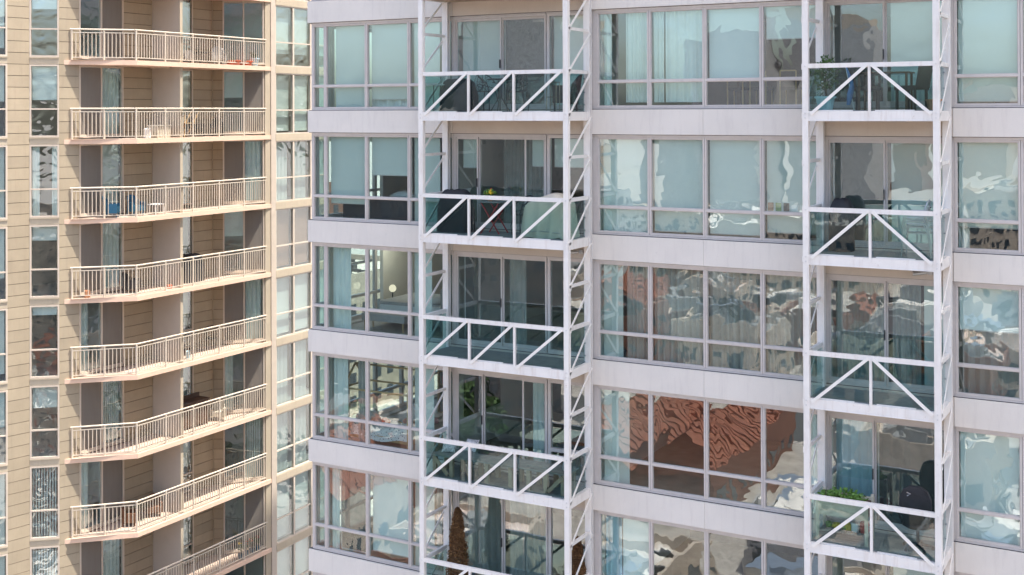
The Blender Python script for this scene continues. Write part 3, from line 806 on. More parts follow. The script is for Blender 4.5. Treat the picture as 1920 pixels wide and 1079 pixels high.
spec = {0: ('blind_w', .32), 1: ('blind_w', .48), 2: ('sheer', 1), 4: ('blind_w', .12), 3: ('blind', .20), 5: ('blind', .30), 6: ('slats', 1), 7: ('slats', 1), 8: ('blind', .5), 9: ('blind', 1), -1: ('blind', 1)}
for j in range(-1, 10):
    kd, fr = spec[j]
    if kd == 'sheer': lblind(W56, W111, .06, .3, j, 1, wn+', left side', 'sheer'); lblind(W56, W111, .7, .9, j, 1, wn+', right side', 'sheer')
    else: lblind(W56, W111, .06, .9, j, fr, wn, kd)
    lblind(Wm, W14, .3, 1.7, j, (.9, .5, 1, .7)[j % 4], wo, 'blind')
    # left doors
    if j in (2, 4, 6): lblind(W149, Dr1, .06, .55, j, 1, ld, 'sheer', off=-.2); lblind(W149, Dr1, 1.05, 1.95, j, 1, ld+', right leaf', 'blind' if j == 2 else 'slats', off=-.2)
    else: lblind(W149, Dr1, 1.05, 1.95, j, 1, ld+', right leaf', 'sheer' if j != 5 else 'slats', off=-.2)
    if j in (1, 2, 3, 5, 7): lscreen(W149, Dr1, .06, .97, j, ld+', left leaf')
    else: lscreen(W149, Dr1, 1.05, 1.95, j, ld+', right leaf')
    if j in (1, 3): lblind(Q1, Q2, .06, .80, j, .42, rd, 'blind_w')
    if j in (1, 3, 5, 7): lscreen(Q1, Q2, .86, 1.55, j, rd+', right leaf')
    if j in (2, 4): lscreen(Q1, Q2, .06, .78, j, rd+', left leaf'); lblind(Q1, Q2, .9, 1.5, j, 1, rd, 'sheer')
    if j in (5,): lblind(Q1, Q2, .06, .4, j, 1, rd, 'sheer')
    if j == 6: lblind(Q1, Q2, .86, 1.5, j, 1, rd, 'slats')
    lblind((XBk, 9.95), N1, .05, 1.0, j, (.97, .97, .97, .97, .68, .65, .68, .62, .97, .97, .97)[j+1], nw, 'blind')
    for a, b, q in ((BY[0], BY[1], 'first'), (BY[1], BY[2], 'second'), (BY[2], BY[3], 'third')):
        lblind((BX, a), (BX-.05, b), .06, 1.14, j, .97 if j > 0 else .8, f'{q} light of the {by}', 'slats' if j in (2, 5, 6) else 'rust' if j == 3 else 'blind', zl=.08, zh=2.42, off=-.2)

# ---------------------------------------------------------------- the city across the street (seen in the glass)
def city_block(x, y, wx, wy, h, wall, roof, label, units=4, gable=False, floors=True, seed=0):
    rg = random.Random(seed+int(abs(x*7+y)))
    t = thing('city_building', (x, y, 0), label, 'building', 'city blocks across the street')
    x0, x1, y0, y1 = x-wx/2, x+wx/2, y-wy/2, y+wy/2
    MB().box(x0, x1, y0, y1, 0, h).build('wall', wall, t)
    if gable:
        m = MB(); n = max(1, int(wx/9)); s = wx/n
        for i in range(n):
            a, b = x0+i*s, x0+(i+1)*s; c = (a+b)/2; hh = s*.38
            m.quad((a, y0-.5, h), (c, y0-.5, h+hh), (c, y1+.5, h+hh), (a, y1+.5, h)); m.quad((c, y0-.5, h+hh), (b, y0-.5, h), (b, y1+.5, h), (c, y1+.5, h+hh))
            m.quad((a, y1+.4, h), (b, y1+.4, h), (c, y1+.4, h+hh)); m.quad((a, y0-.4, h), (c, y0-.4, h+hh), (b, y0-.4, h))
            for q in range(int(wy/1.5)):
                m.bar((a, y0+q*1.5, h+.1), (c, y0+q*1.5, h+hh+.1), .35, .25); m.bar((b, y0+q*1.5, h+.1), (c, y0+q*1.5, h+hh+.1), .35, .25)
        m.build('roof', roof, t)
    else:
        MB().box(x0+.4, x1-.4, y0+.4, y1-.4, h, h+.05).build('roof', roof, t)
        MB().box(x0, x1, y1-.35, y1, h, h+.9).box(x0, x1, y0, y0+.35, h, h+.9).box(x0, x0+.35, y0+.35, y1-.35, h, h+.9).box(x1-.35, x1, y0+.35, y1-.35, h, h+.9).build('parapet', wall, t)
        m = MB()
        for i in range(int(wx*wy/28)):
            ax, ay = rg.uniform(x0+2, x1-2), rg.uniform(y0+2, y1-2); q = rg.random()
            if q < .4: m.box(ax, min(x1-1, ax+rg.uniform(1, 7)), ay, ay+.5, h+.05, h+.5)
            elif q < .8: m.box(ax-.5, ax+.5, ay-.5, ay+.5, h+.05, h+rg.uniform(.5, 1.4))
            else: m.box(ax, ax+.4, ay, min(y1-1, ay+rg.uniform(2, 9)), h+.05, h+.45)
        m.build('roof_duct', rg.choice(['roofgrey', 'gasket']), t)
        rm = MB()
        for i in range(3):
            ax, ay = rg.uniform(x0+1, x1-8), rg.uniform(y0+1, y1-7); rm.box(ax, ax+rg.uniform(4, 7), ay, ay+rg.uniform(3, 6), h+.054, h+.062+i*.01)
        rm.build('roof_patch', rg.choice(['roofgrey', 'roofwhite', 'asphalt']), t)
        for i in range(units):
            ux, uy = rg.uniform(x0+3, x1-3), rg.uniform(y0+3, y1-3); a, b, c = rg.uniform(1, 3.4), rg.uniform(1, 3), rg.uniform(.8, 2.6)
            m = MB().box(ux-a, ux+a, uy-b, uy+b, h+.05, h+.05+c); m.lathe((ux, uy, h+.05+c), [(min(a, b)*.6, 0), (min(a, b)*.6, .3)], 8)
            m.build('roof_unit', rg.choice(['roofgrey', 'roofwhite', 'steel', 'gasket', 'roofgrey']), t)
    if floors:
        m = MB(); fh = 3.4
        for f in range(int(h/fh)):
            z = f*fh+1.1
            for i in range(int(wx/3.2)): m.box(x0+.8+i*3.2, x0+2.4+i*3.2, y1-.1, y1+.04, z, z+1.7)
            for i in range(int(wy/3.2)): m.box(x1-.1, x1+.04, y0+.8+i*3.2, y0+2.4+i*3.2, z, z+1.7)
        if m.v: tag(m.build('window', 'winband', t), kind='stuff')
    return t
cb = [
 (-55, -117, 20, 30, 6, 'brick', 'roofred', 'brick hall with ribbed red tile roof reflected across the street', 0, True),
 (-100, -126, 36, 24, 44, 'darkstone', 'roofgrey', 'dark stone office tower across the street', 4, False),
 (-150, -100, 36, 50, 16, 'brick', 'roofred', 'brick hall with red tile roof further left', 0, True),
 (-150, -180, 40, 44, 14, 'tanstone', 'roofbeige', 'tan block in the second row on the left', 7, False),
 (-150, -250, 44, 50, 22, 'greystone', 'roofgrey', 'tall grey block in the third row on the left', 7, False),
 (60, -190, 40, 50, 26, 'tanstone', 'roofbeige', 'tan block in the second row on the right', 6, False),
 (-100, -300, 60, 44, 16, 'tanstone', 'roofwhite', 'wide white roofed depot in the fourth row', 12, False),
 (-20, -320, 60, 50, 22, 'tanstone', 'roofbeige', 'wide tan block in the fourth row', 10, False)]
for i, c in enumerate(cb): city_block(*c[:5], c[5], c[6], c[7], c[8], c[9], seed=i)
rg = random.Random(23)
WN = {'tanstone': 'tan', 'brick': 'brick', 'greystone': 'grey'}; RN = {'roofbeige': 'beige', 'roofwhite': 'white', 'roofgrey': 'grey', 'roofred': 'red ribbed', 'roofpink': 'pinkish'}
for r in range(10):
    for q in range(10):
        x = -118+q*17+rg.uniform(-1.5, 1.5)+(r % 2)*6; y = -58-r*19-rg.uniform(0, 2)
        wx, wy = rg.uniform(9, 14.5), rg.uniform(10, 15.5)
        if -158 < y < -128: continue
        if abs(x+54) < 17 and abs(y+117) < 24: continue
        if x < -72 and -148 < y < -104: continue
        wl = rg.choice(['tanstone', 'brick', 'brick', 'greystone', 'tanstone']); rf = rg.choice(['roofbeige', 'roofpink', 'roofwhite', 'roofgrey', 'roofbeige', 'roofpink', 'roofred'])
        hh = rg.uniform(4, 11)
        if y > -110 and -66 < x < -12: rf = ('roofpink', 'roofbeige', 'roofwhite', 'roofpink')[(q+r) % 4]; hh = 3+hh*.2; wl = ('brick', 'tanstone', 'greystone')[r % 3]
        gb = rf == 'roofred'
        city_block(x, y, wx, wy, hh, wl, rf, f'low {WN[wl]} house with {RN[rf]} roof, {ORD[r]} row back, {ORD[q]} from the left', 3, gb, seed=r*20+q)
rg = random.Random(11)
for i in range(26):
    x = -420+rg.random()*560; y = -400-rg.random()*420; h = rg.choice([18, 26, 34, 48, 60, 74, 96])*rg.uniform(.8, 1.15)
    city_block(x, y, rg.uniform(24, 46), rg.uniform(24, 40), h, rg.choice(['greystone', 'tanstone', 'brick', 'greystone']), 'roofbeige', 'distant city tower on the reflected skyline', 2, False, floors=False, seed=i)
for i, (x, y, h) in enumerate(((-250, -90, 40), (-230, -200, 60), (-300, -300, 70), (95, -150, 46), (120, -60, 58), (-260, 20, 30))):
    city_block(x, y, 34, 34, h, 'greystone', 'roofgrey', ['grey slab block far down the street to the left', 'grey tower left of the reflected roofs', 'tallest grey tower left of the roofs', 'grey tower right of the reflected roofs', 'grey tower by the street to the right', 'grey block behind the tan tower'][i], 3, seed=i+80)
# beyond the gap between the two buildings
for i, (x, y, wx, wy, h, wl) in enumerate(((-75, 140, 44, 24, 26, 'greystone'), (-130, 132, 40, 26, 20, 'tanstone'), (-20, 150, 44, 24, 30, 'tanstone'), (-95, 190, 60, 30, 38, 'greystone'), (-170, 160, 40, 30, 30, 'brick'))):
    city_block(x, y, wx, wy, h, wl, 'roofbeige', ['grey apartment slab beyond the cross street behind the gap', 'tan block left beyond the cross street', 'tan block right beyond the cross street', 'tall grey slab two streets behind the gap', 'brick block far left beyond the cross street'][i], 3, seed=i+40)
def street_tree(x, y, h, s, label):
    t = thing('street_tree', (x, y, 0), label, 'tree', 'street trees')
    tk = MB().tube([(x, y, 0), (x+.1, y, h*.3), (x-.1, y+.1, h*.55), (x, y, h*.8)], [.22, .17, .12, .05], 7)
    for a in range(4): tk.tube([(x, y, h*.4), (x+math.cos(a*1.6)*h*.2, y+math.sin(a*1.6)*h*.2, h*.7)], [.1, .04], 5)
    tk.build('trunk', 'bark', t)
    MB().leaves((x, y, h*.66), (h*.34, h*.34, h*.36), 900, h*.085, seed=s).build('crown', 'tree', t)
for i in range(12): street_tree(-170+i*10.5, -44+(i % 3), 8+(i*37 % 5), i, f'leafy street tree {ORD[i]} from the left across the street')
for i in range(2): street_tree(-90+i*14, -96-((i*5) % 7), 9+(i*3 % 4), i+30, f'leafy courtyard tree {ORD[i]} from the left between brick blocks')
for i in range(10): street_tree(-92+i*9, 90+(i % 2)*26, 9+(i*7 % 4), i+60, f'leafy tree {ORD[i]} from the left on the cross street')
CAR = {}
def car(x, y, rz, paint, label):
    if 'b' not in CAR:
        m = MB(); prof = [(-2.2, .35), (-2.25, .75), (-1.5, .95), (-.9, 1.42), (.7, 1.45), (1.45, .98), (2.15, .85), (2.25, .4)]
        n = len(prof)
        for yy in (-.86, .86): m.v += [(a, yy*(1 if b < 1 else .86), b) for a, b in prof]
        m.f.append(tuple(range(n))); m.f.append(tuple(range(2*n-1, n-1, -1)))
        for i in range(n): j = (i+1) % n; m.f.append((i, n+i, n+j, j))
        CAR['b'] = m
        g = MB(); g.quad((-1.42, -.76, 1.0), (-.93, -.75, 1.38), (-.93, .75, 1.38), (-1.42, .76, 1.0)); g.quad((.75, -.75, 1.41), (1.38, -.76, 1.03), (1.38, .76, 1.03), (.75, .75, 1.41))
        g.box(-.95, .75, -.80, .80, 1.02, 1.36); CAR['g'] = g.mesh('car_glass', 'carglass')
        wmsh = MB().tube([(0, -.1, 0), (0, .1, 0)], .33, 12); CAR['w'] = wmsh.mesh('wheel', 'gasket')
    t = thing('parked_car', (x, y, .004), label, 'car', 'cars parked along the streets'); t.rotation_euler.z = rz
    def ch(nm, me, loc=(0, 0, 0)):
        o = bpy.data.objects.new(nm, me); COL.objects.link(o); o.parent = t; o.location = loc
    if paint not in CAR: CAR[paint] = CAR['b'].mesh('car_body', paint)
    ch('body', CAR[paint]); ch('windows', CAR['g'], (0, 0, .03))
    for a in (-1.4, 1.4):
        for b in (-.78, .78): ch('wheel', CAR['w'], (a, b, .33))
cl = ['carwhite', 'cardark', 'carred', 'cardark', 'carwhite']
cn = {'carwhite': 'white', 'cardark': 'dark', 'carred': 'red'}
for i in range(12): car(-92+i*7.8, 98.5 if i % 2 else 108, 0 if i % 2 else PI, cl[i % 5], f'{cn[cl[i % 5]]} car {ORD[i]} from the left on the cross street')
for i in range(10): car(-100+i*9.7, -22.6, 0, cl[(i*2) % 5], f'{cn[cl[(i*2) % 5]]} car {ORD[i]} from the left, parked facing the block')

# ---------------------------------------------------------------- things on the wide tower's balconies
def dz(k): return SILL(k)-.045
def grill_cover(x, y, z, wd, dp, h, label, seed=0, shoulders=.75, m='black'):
    t = thing('covered_grill', (x, y, z), label, 'grill')
    mb = MB(); n = 20; b = 0
    levels = [(0, 1), (.25, .98), (.5, 1.0), (shoulders, .96), (.9, .78), (.98, .6), (1.0, .4)]
    rg = random.Random(seed)
    for q, (zz, sc_) in enumerate(levels):
        for j in range(n):
            a = 2*PI*j/n; c, s = math.cos(a), math.sin(a)
            e = .55; rx = wd/2*sc_*(abs(c)**e)*(1 if c > 0 else -1); ry = dp/2*sc_*(abs(s)**e)*(1 if s > 0 else -1)
            k = 1+.05*math.sin(j*2.3+q+seed)*(1-zz)
            mb.v.append((x+rx*k, y+ry*k, z+zz*h*(1+.02*math.sin(j*1.7))))
    for q in range(len(levels)-1):
        for j in range(n): mb.f.append((q*n+j, q*n+(j+1) % n, (q+1)*n+(j+1) % n, (q+1)*n+j))
    mb.f.append(tuple(range((len(levels)-1)*n, len(levels)*n)))
    mb.build('cover', m, t, smooth=True)
    MB().tube([(x-wd*.4, y, z+h*.93), (x+wd*.3, y+.02, z+h*.97)], .012, 5).build('strap', m, t)
    for sx in (-1, 1): MB().tube([(x+sx*wd*.33, y-.16, z+.045), (x+sx*wd*.33, y-.12, z+.045)], .045, 10).build('wheel', 'iron', t)
    return t
z0 = dz(0)
t = thing('side_table', (-15.2, -.62, z0), 'small wire side table at the far left of the top wide balcony', 'table')
MB().box(-15.32, -15.02, -.80, -.5, z0+.60, z0+.625).build('tabletop', 'steel', t)
for a in (-15.31, -15.03):
    for b in (-.79, -.51): MB().tube([(a, b, z0), (a, b, z0+.6)], .010, 5).build('leg', 'iron', t)
grill_cover(-14.78, -.55, z0, .86, .60, .74, 'low black covered grill on the top wide balcony', 2, .6)
def iron_chair(x, y, z, rz, label, m='iron'):
    t = thing('garden_chair', (x, y, z), label, 'chair', 'dark metal balcony chairs'); t.rotation_euler.z = rz
    def P(mb, nm): 
        me = mb.mesh(nm, m); o = bpy.data.objects.new(nm, me); COL.objects.link(o); o.parent = t
    s = MB().lathe((0, 0, .44), [(.22, 0), (.22, .02)], 14); P(s, 'seat')
    for a, b in ((-.18, -.16), (.18, -.16), (-.2, .18), (.2, .18)):
        P(MB().tube([(a*.9, b*.9, .44), (a*1.15, b*1.2, .2), (a*1.05, b*1.1, 0)], .011, 5), 'leg')
    bk = MB(); arc = [(.27*math.sin(q), .22*math.cos(q)*.9, .88-.22*(abs(q)/1.9)**2) for q in [i*.38-1.9 for i in range(11)]]
    bk.tube(arc, .013, 5); bk.tube([(.27*math.sin(q), .2*math.cos(q), .62-.05*abs(q)) for q in [i*.38-1.9 for i in range(11)]], .009, 5)
    for i in range(1, 10): bk.tube([(arc[i][0]*.7, arc[i][1]*.9, .45), (arc[(i*3) % 11][0]*.9, arc[i][1], .66), arc[i]], .007, 4)
    P(bk, 'backrest')
    for sx in (-1, 1): P(MB().tube([(sx*.26, .0, .66), (sx*.27, -.16, .64), (sx*.21, -.18, .44)], .011, 5), 'armrest')
    return t
iron_chair(-14.10, -.45, z0, PI*.5, 'ornate iron chair left of the round table, top wide balcony')
iron_chair(-13.28, -.50, z0, -PI*.42, 'ornate iron chair right of the round table, top wide balcony')
t = thing('bistro_table', (-13.72, -.5, z0), 'round dark iron table between two ornate chairs, top wide balcony', 'table')
MB().lathe((-13.72, -.5, z0+.71), [(.30, 0), (.31, .012), (.30, .025)], 18).build('tabletop', 'iron', t)
for a in range(3): MB().tube([(-13.72+.05*math.cos(a*2.1), -.5+.05*math.sin(a*2.1), z0+.7), (-13.72+.04*math.cos(a*2.1), -.5+.04*math.sin(a*2.1), z0+.3), (-13.72+.25*math.cos(a*2.1), -.5+.25*math.sin(a*2.1), z0)], .014, 5).build('leg', 'iron', t)
def armchair(x, y, z, rz, m, label, wd=.62, hb=.86):
    t = thing('armchair', (x, y, z), label, 'armchair'); t.rotation_euler.z = rz
    def P(mb, nm, mm=m, smooth=False):
        me = mb.mesh(nm, mm)
        if smooth: me.polygons.foreach_set('use_smooth', [True]*len(me.polygons))
        o = bpy.data.objects.new(nm, me); COL.objects.link(o); o.parent = t
    h = wd/2
    P(MB().box(-h+.05, h-.05, -.28, .26, .20, .42), 'seat')
    b = MB(); n = 9
    for i in range(n+1):
        a = -1.25+2.5*i/n; zt = hb*(1-.26*(abs(a)/1.25)**2.2)
        for rr in (h, h-.05): b.v += [(rr*math.sin(a), .02+rr*math.cos(a)*.95, .15), (rr*math.sin(a)*1.06, .05+rr*math.cos(a)*1.15, zt)]
    for i in range(n):
        k = i*4; b.f += [(k, k+1, k+5, k+4), (k+2, k+6, k+7, k+3), (k+1, k+3, k+7, k+5), (k, k+4, k+6, k+2)]
    b.f += [(0, 2, 3, 1), (n*4, n*4+1, n*4+3, n*4+2)]
    P(b, 'backrest')
    for sx in (-1, 1): P(MB().box(sx*h-.04, sx*h+.04, -.28, .08, .18, .56), 'armrest')
    for a, c in ((-1, -1), (1, -1), (-1, 1), (1, 1)): P(MB().box(a*(h-.06)-.02, a*(h-.06)+.02, c*.24-.02, c*.24+.02, 0, .2), 'leg')
    return t
armchair(-12.10, -.45, z0, -PI*.35, 'wicker', 'dark wicker armchair at the right end of the top wide balcony', .56, .80)
t = thing('side_table', (-12.20, -.88, z0), 'square brass wire table in front of the wicker armchair', 'table')
for q in (.62, .3): MB().box(-12.30, -12.06, -.98, -.80, z0+q, z0+q+.012).build('shelf', 'darkwood', t)
for a in (-12.30, -12.07):
    for b in (-.98, -.81): MB().box(a, a+.012, b, b+.012, z0, z0+.62).build('leg', 'wood', t)
# second balcony
z1 = dz(1)
grill_cover(-14.88, -.52, z1,   .84, .56, .96, 'tall black covered grill on the second wide balcony', 5, .62)
t = thing('bistro_table', (-13.92, -.45, z1), 'folding red bistro table with a potted plant on it', 'table')
MB().box(-14.22, -13.62, -.70, -.22, z1+.70, z1+.72).build('tabletop', 'greywood', t)
for b in (-.66, -.26):
    MB().bar((-14.15, b, z1), (-13.68, b, z1+.70), .02, .025).build('leg', 'red', t)
    MB().bar((-13.68, b+.03, z1), (-14.15, b+.03, z1+.70), .02, .025).build('leg', 'red', t)
def plant(x, y, z, pot, h, r, n, size, m, label, potm, stem=True, ph=.16, pr=.11, seed=1, flowers=None):
    t = thing('potted_plant', (x, y, z), label, 'plant')
    MB().lathe((x, y, z), [(pr*.7, 0), (pr*.95, ph*.85), (pr*1.1, ph*.86), (pr*1.1, ph), (pr*.9, ph), (pr*.85, ph*.9)], 16).build('pot', potm, t)
    if stem:
        s = MB()
        for a in range(4): s.tube([(x+.01*a, y, z+ph*.8), (x+.04*math.cos(a*1.7), y+.04*math.sin(a*1.7), z+ph+(h-ph)*.5), (x+r*.5*math.cos(a*1.7), y+r*.5*math.sin(a*1.7), z+h*.86)], [.012, .01, .005], 5)
        s.build('stem', 'bark', t)
    MB().leaves((x, y, z+ph+(h-ph)*.6), (r, r, (h-ph)*.48), n, size, seed).build('leaf', m, t)['kind'] = 'stuff'
    if flowers:
        f = MB()
        rg = random.Random(seed)
        for i in range(flowers[1]): f.blob((x+rg.uniform(-r, r)*.7, y+rg.uniform(-r, r)*.7, z+h*rg.uniform(.75, 1)), (.03, .03, .025), i, 6, 4)
        f.build('flower', flowers[0], t)['kind'] = 'stuff'
    return t
plant(-14.02, -.45, z1+.72, 1, .24, .15, 160, .05, 'leaf2', 'small leafy plant with yellow blooms on the red bistro table', 'terracotta', ph=.1, pr=.07, flowers=('yellow', 9))
plant(-14.12, -.30, z1+.72, 1, .27, .05, 20, .03, 'leaf2', 'small bright red flower standing behind the leafy plant', 'iron', ph=.08, pr=.05, seed=4, flowers=('red', 6))
iron_chair(-13.2, -.40, z1, -PI*.5, 'dark slatted chair beside the red bistro table')
def tarp(x0, x1, y0, y1, z, h, label):
    t = thing('covered_furniture', ((x0+x1)/2, (y0+y1)/2, z), label, 'furniture')
    nx, ny = 22, 10; m = MB()
    for i in range(nx+1):
        for j in range(ny+1):
            u, v = i/nx, j/ny; eu = min(u, 1-u)*2; ev = min(v, 1-v)*2
            top = h*(.80+.20*min(1, max(0, (u-.12)/.3))) if u < .7 else h*(1-.12*(u-.7)/.3)
            zz = top*min(1, eu*5.0)**.8*min(1, ev*4.5)**.8+.02*math.sin(9*u+4*v)-.035*math.sin(u*PI*2)*math.sin(v*PI)
            fold = .045*math.sin(u*23+1)*(1-min(1, ev*2.5)) 
            m.v.append((x0+(x1-x0)*u+.02*math.sin(v*9), y0+(y1-y0)*v+fold, z+max(0, zz)))
    for i in range(nx):
        for j in range(ny): k = i*(ny+1)+j; m.f.append((k, k+ny+1, k+ny+2, k+1))
    m.build('cover', 'tarp', t, smooth=True)
    MB().tube([(x0+.12, y0-.0, z+.12), ((x0+x1)/2, y0-.012, z+.16), (x1-.12, y0, z+.13)], .012, 5).build('tie_cord', 'cloth_g', t)
tarp(-13.02, -11.86, -.98, -.22, z1, .92, 'patio set under a large taupe cover on the second wide balcony')
# wall lights
for k, x, y in ((2, -11.95, 0), (2, -4.52, 0)):
    z = SILL(k)+HEAD+.16
    t = thing('wall_light', (x, -.02, z), 'small grey wall spotlight under the ' + ('wide' if x < -8 else 'narrow') + ' balcony tower, third row', 'light', 'wall spotlights')
    MB().box(x-.05, x+.05, -.035, -.002, z-.04, z+.04).build('bracket', 'steel', t)
    MB().tube([(x-.05, -.08, z+.01), (x-.30, -.16, z-.02)], [.035, .05], 10).build('lamp_head', 'steel', t)
# fourth balcony: long rustic bench
z3 = dz(3)
t = thing('long_bench', (-13.6, -.62, z3), 'long weathered plank bench along the fourth wide balcony', 'bench')
for i in range(5):
    y = -.96+i*.125
    MB().box(-15.28, -11.86, y, y+.115, z3+.44, z3+.475).build('board', 'greywood', t)
for x in (-15.22, -14.78, -14.30, -13.85, -13.25, -12.80, -12.38, -11.96):
    for y in (-.90, -.42): MB().box(x-.045, x+.045, y-.04, y+.04, z3, z3+.438).build('leg', 'wood', t)
for a, b in ((-15.2, -14.85), (-11.95, -12.3)): MB().bar((a, -.96, z3+.40), (b, -.96, z3+.05), .03, .08).build('cross_brace', 'wood', t)
def pillow(x, y, z, rz, rx, label, m='spot', s=.16):
    o = MB(); n = 10
    for i in range(n+1):
        for j in range(n+1):
            u, v = i/n*2-1, j/n*2-1; th = .07*(1-u*u)**.6*(1-v*v)**.6
            o.v.append((u*s*(1-.08*(1-v*v)), th, v*s*(1-.08*(1-u*u))))
    k = len(o.v); o.v += [(a, -b, c) for a, b, c in o.v[:k]]
    for i in range(n):
        for j in range(n):
            q = i*(n+1)+j; o.f.append((q, q+1, q+n+2, q+n+1)); q += k; o.f.append((q, q+n+1, q+n+2, q+1))
    me = o.mesh('pillow', m); me.polygons.foreach_set('use_smooth', [True]*len(me.polygons))
    p = bpy.data.objects.new('pillow', me); COL.objects.link(p); p.location = (x, y, z); p.rotation_euler = (rx, 0, rz)
    return tag(p, label, 'pillow', 'speckled pillows on the bench')
pillow(-15.02, -.62, z3+.475+.13, .3, -.7, 'speckled pillow leaning at the left end of the bench')
pillow(-14.62, -.30, z3+.475+.12, .1, -.8, 'speckled pillow lying behind the left one')
pillow(-11.98, -.72, z3+.475+.14, -.9, -.4, 'speckled pillow leaning at the right end of the bench')
o = MB().box(-14.35, -13.85, -.45, -.12, z3+.478, z3+.56).build('storage_box', 'gasket'); tag(o, 'flat dark box on the back of the plank bench', 'box')
o = MB().box(-12.9, -12.35, -.80, -.48, z3+.478, z3+.51).build('tray', 'greywood'); tag(o, 'flat grey wooden tray lying on the plank bench', 'tray')
# fifth balcony: dried conifers
def conifer(x, y, z, h, r, seed, label):
    t = thing('dried_conifer', (x, y, z), label, 'tree', 'dried conifers on the fifth wide balcony')
    MB().lathe((x, y, z), [(.13, 0), (.17, .28), (.18, .28), (.18, .31), (.15, .31)], 14).build('pot', 'iron', t)
    MB().tube([(x, y, z+.3), (x, y, z+h*.95)], [.03, .006], 6).build('trunk', 'bark', t)
    rg = random.Random(seed)
    def cone(p, rg):
        v = rg.random()**.8; a = rg.random()*2*PI; q = (1-v)**.5*(.72+.28*rg.random())*(1+.12*math.sin(a*3+v*14))*min(1, .55+v*4)
        if rg.random() < .25: q *= rg.random()
        return Vector((math.cos(a)*q, math.sin(a)*q, v*2-1))
    hh = (h-.3)/2
    MB().leaves((x, y, z+.3+hh), (r, r, hh), 9500, .042, seed, cone).build('foliage', 'dry', t)['kind'] = 'stuff'
    MB().leaves((x, y, z+.3+hh), (r*1.03, r*1.03, hh), 2600, .038, seed+9, cone).build('foliage', 'dry2', t)['kind'] = 'stuff'
z4 = dz(4)
conifer(-14.74, -.72, z4, 2.0, .27, 3, 'tall dried brown conifer at the left of the fifth wide balcony')
conifer(-11.93, -.28, z4, 1.66, .22, 8, 'dried brown conifer at the right of the fifth wide balcony')
# ---------------------------------------------------------------- narrow tower
plant(-6.33, -.72, z0, 1, .98, .24, 420, .075, 'leaf', 'small leafy tree in a pale blue pot, top narrow balcony', 'ltblue', ph=.27, pr=.19, seed=5)
plant(-6.46, -.45, z0, 1, .35, .10, 40, .05, 'leaf', 'small plant in a terracotta pot behind the pale blue pot', 'terracotta', ph=.15, pr=.1, seed=6)
t = thing('folded_parasol', (-5.85, -.55, z0), 'folded blue cloth parasol leaning on the top narrow balcony', 'parasol')
MB().tube([(-5.93, -.55, z0+.1), (-5.9, -.55, z0+.3), (-5.85, -.53, z0+.5), (-5.99, -.5, z0+.86)], [.035, .06, .05, .008], 9).build('canopy', 'bluecloth', t)
MB().tube([(-5.82, -.55, z0), (-6.0, -.5, z0+.9)], .01, 5).build('pole', 'brace', t)
t = thing('dining_table', (-5.3, -.5, z0), 'dark dining table with glass top, top narrow balcony', 'table')
MB().box(-5.75, -4.75, -.80, -.22, z0+.70, z0+.725).build('tabletop', 'darkwood', t)
for a in (-5.7, -4.82):
    for b in (-.76, -.28): MB().box(a, a+.04, b, b+.04, z0, z0+.7).build('leg', 'darkwood', t)
def highback(x, y, z, rz, label, m='wicker'):
    t = thing('high_back_chair', (x, y, z), label, 'chair'); t.rotation_euler.z = rz
    def P(mb, nm):
        me = mb.mesh(nm, m); o = bpy.data.objects.new(nm, me); COL.objects.link(o); o.parent = t
    P(MB().box(-.22, .22, -.24, .22, .38, .46), 'seat')
    b = MB().bar((0, .22, .42), (0, .30, .84), .42, .045, (0, 1, 0)); P(b, 'backrest')
    for a, c in ((-.19, -.2), (.19, -.2), (-.19, .18), (.19, .18)): P(MB().box(a-.02, a+.02, c-.02, c+.02, 0, .38), 'leg')
    return t
highback(-4.72, -.62, z0, -PI*.62, 'dark wicker high back chair at the right of the top narrow balcony')
highback(-5.62, -.35, z0, PI*.6, 'dark high back chair left of the dining table')
plant(-4.33, -.62, z0, 1, .22, .01, 4, .02, 'leaf', 'glazed ochre pot at the right end of the top narrow balcony', 'terracotta', stem=False, ph=.2, pr=.14)
grill_cover(-6.12, -.35, z1, .46, .46, 1.02, 'slim black covered grill on the second narrow balcony', 9, .8)
for i in range(3):
    o = thing('stacking_chair', (-4.62, -.55, z1+i*.11), ['lowest chair of the stack of metal tube chairs', 'middle chair of the stack of metal tube chairs', 'topmost chair of the stack of metal tube chairs'][i], 'chair', 'stacked metal chairs')
    z = z1+i*.11; x = -4.62; y = -.55
    MB().box(x-.2, x+.22, y-.2, y+.2, z+.43, z+.45).build('seat', 'steel', o)
    for q in (-.22, .22): MB().tube([(x+.26, y+q, z), (x+.20, y+q, z+.44), (x+.12, y+q, z+.62), (x-.18, y+q, z+.62), (x-.24, y+q, z+.5), (x-.28, y+q, z)], .014, 6).build('leg', 'steel', o)
    MB().tube([(x+.12, y-.22, z+.6), (x+.18, y-.15, z+.8), (x+.20, y, z+.84), (x+.18, y+.15, z+.8), (x+.12, y+.22, z+.6)], .014, 6).build('backrest', 'steel', o)
t = thing('planter_table', (-6.02, -.66, z3), 'raised planter of peeling white wood with a slatted shelf', 'planter')
for i in range(3): MB().box(-6.50, -5.52, -.90, -.87, z3+.47+i*.11, z3+.575+i*.11).build('plank', 'oldwood', t)
MB().box(-6.50, -5.52, -.45, -.42, z3+.47, z3+.80).build('plank', 'oldwood', t)
MB().box(-6.47, -5.55, -.868, -.452, z3+.48, z3+.74).build('soil', 'darkwood', t)
for a in (-6.50, -5.57):
    for b in (-.935, -.42): MB().box(a, a+.06, b, b+.05, z3, z3+.84).build('leg', 'oldwood', t)
for i in range(9): MB().box(-6.44+i*.1, -6.36+i*.1, -.88, -.44, z3+.16, z3+.18).build('slat', 'greywood', t)
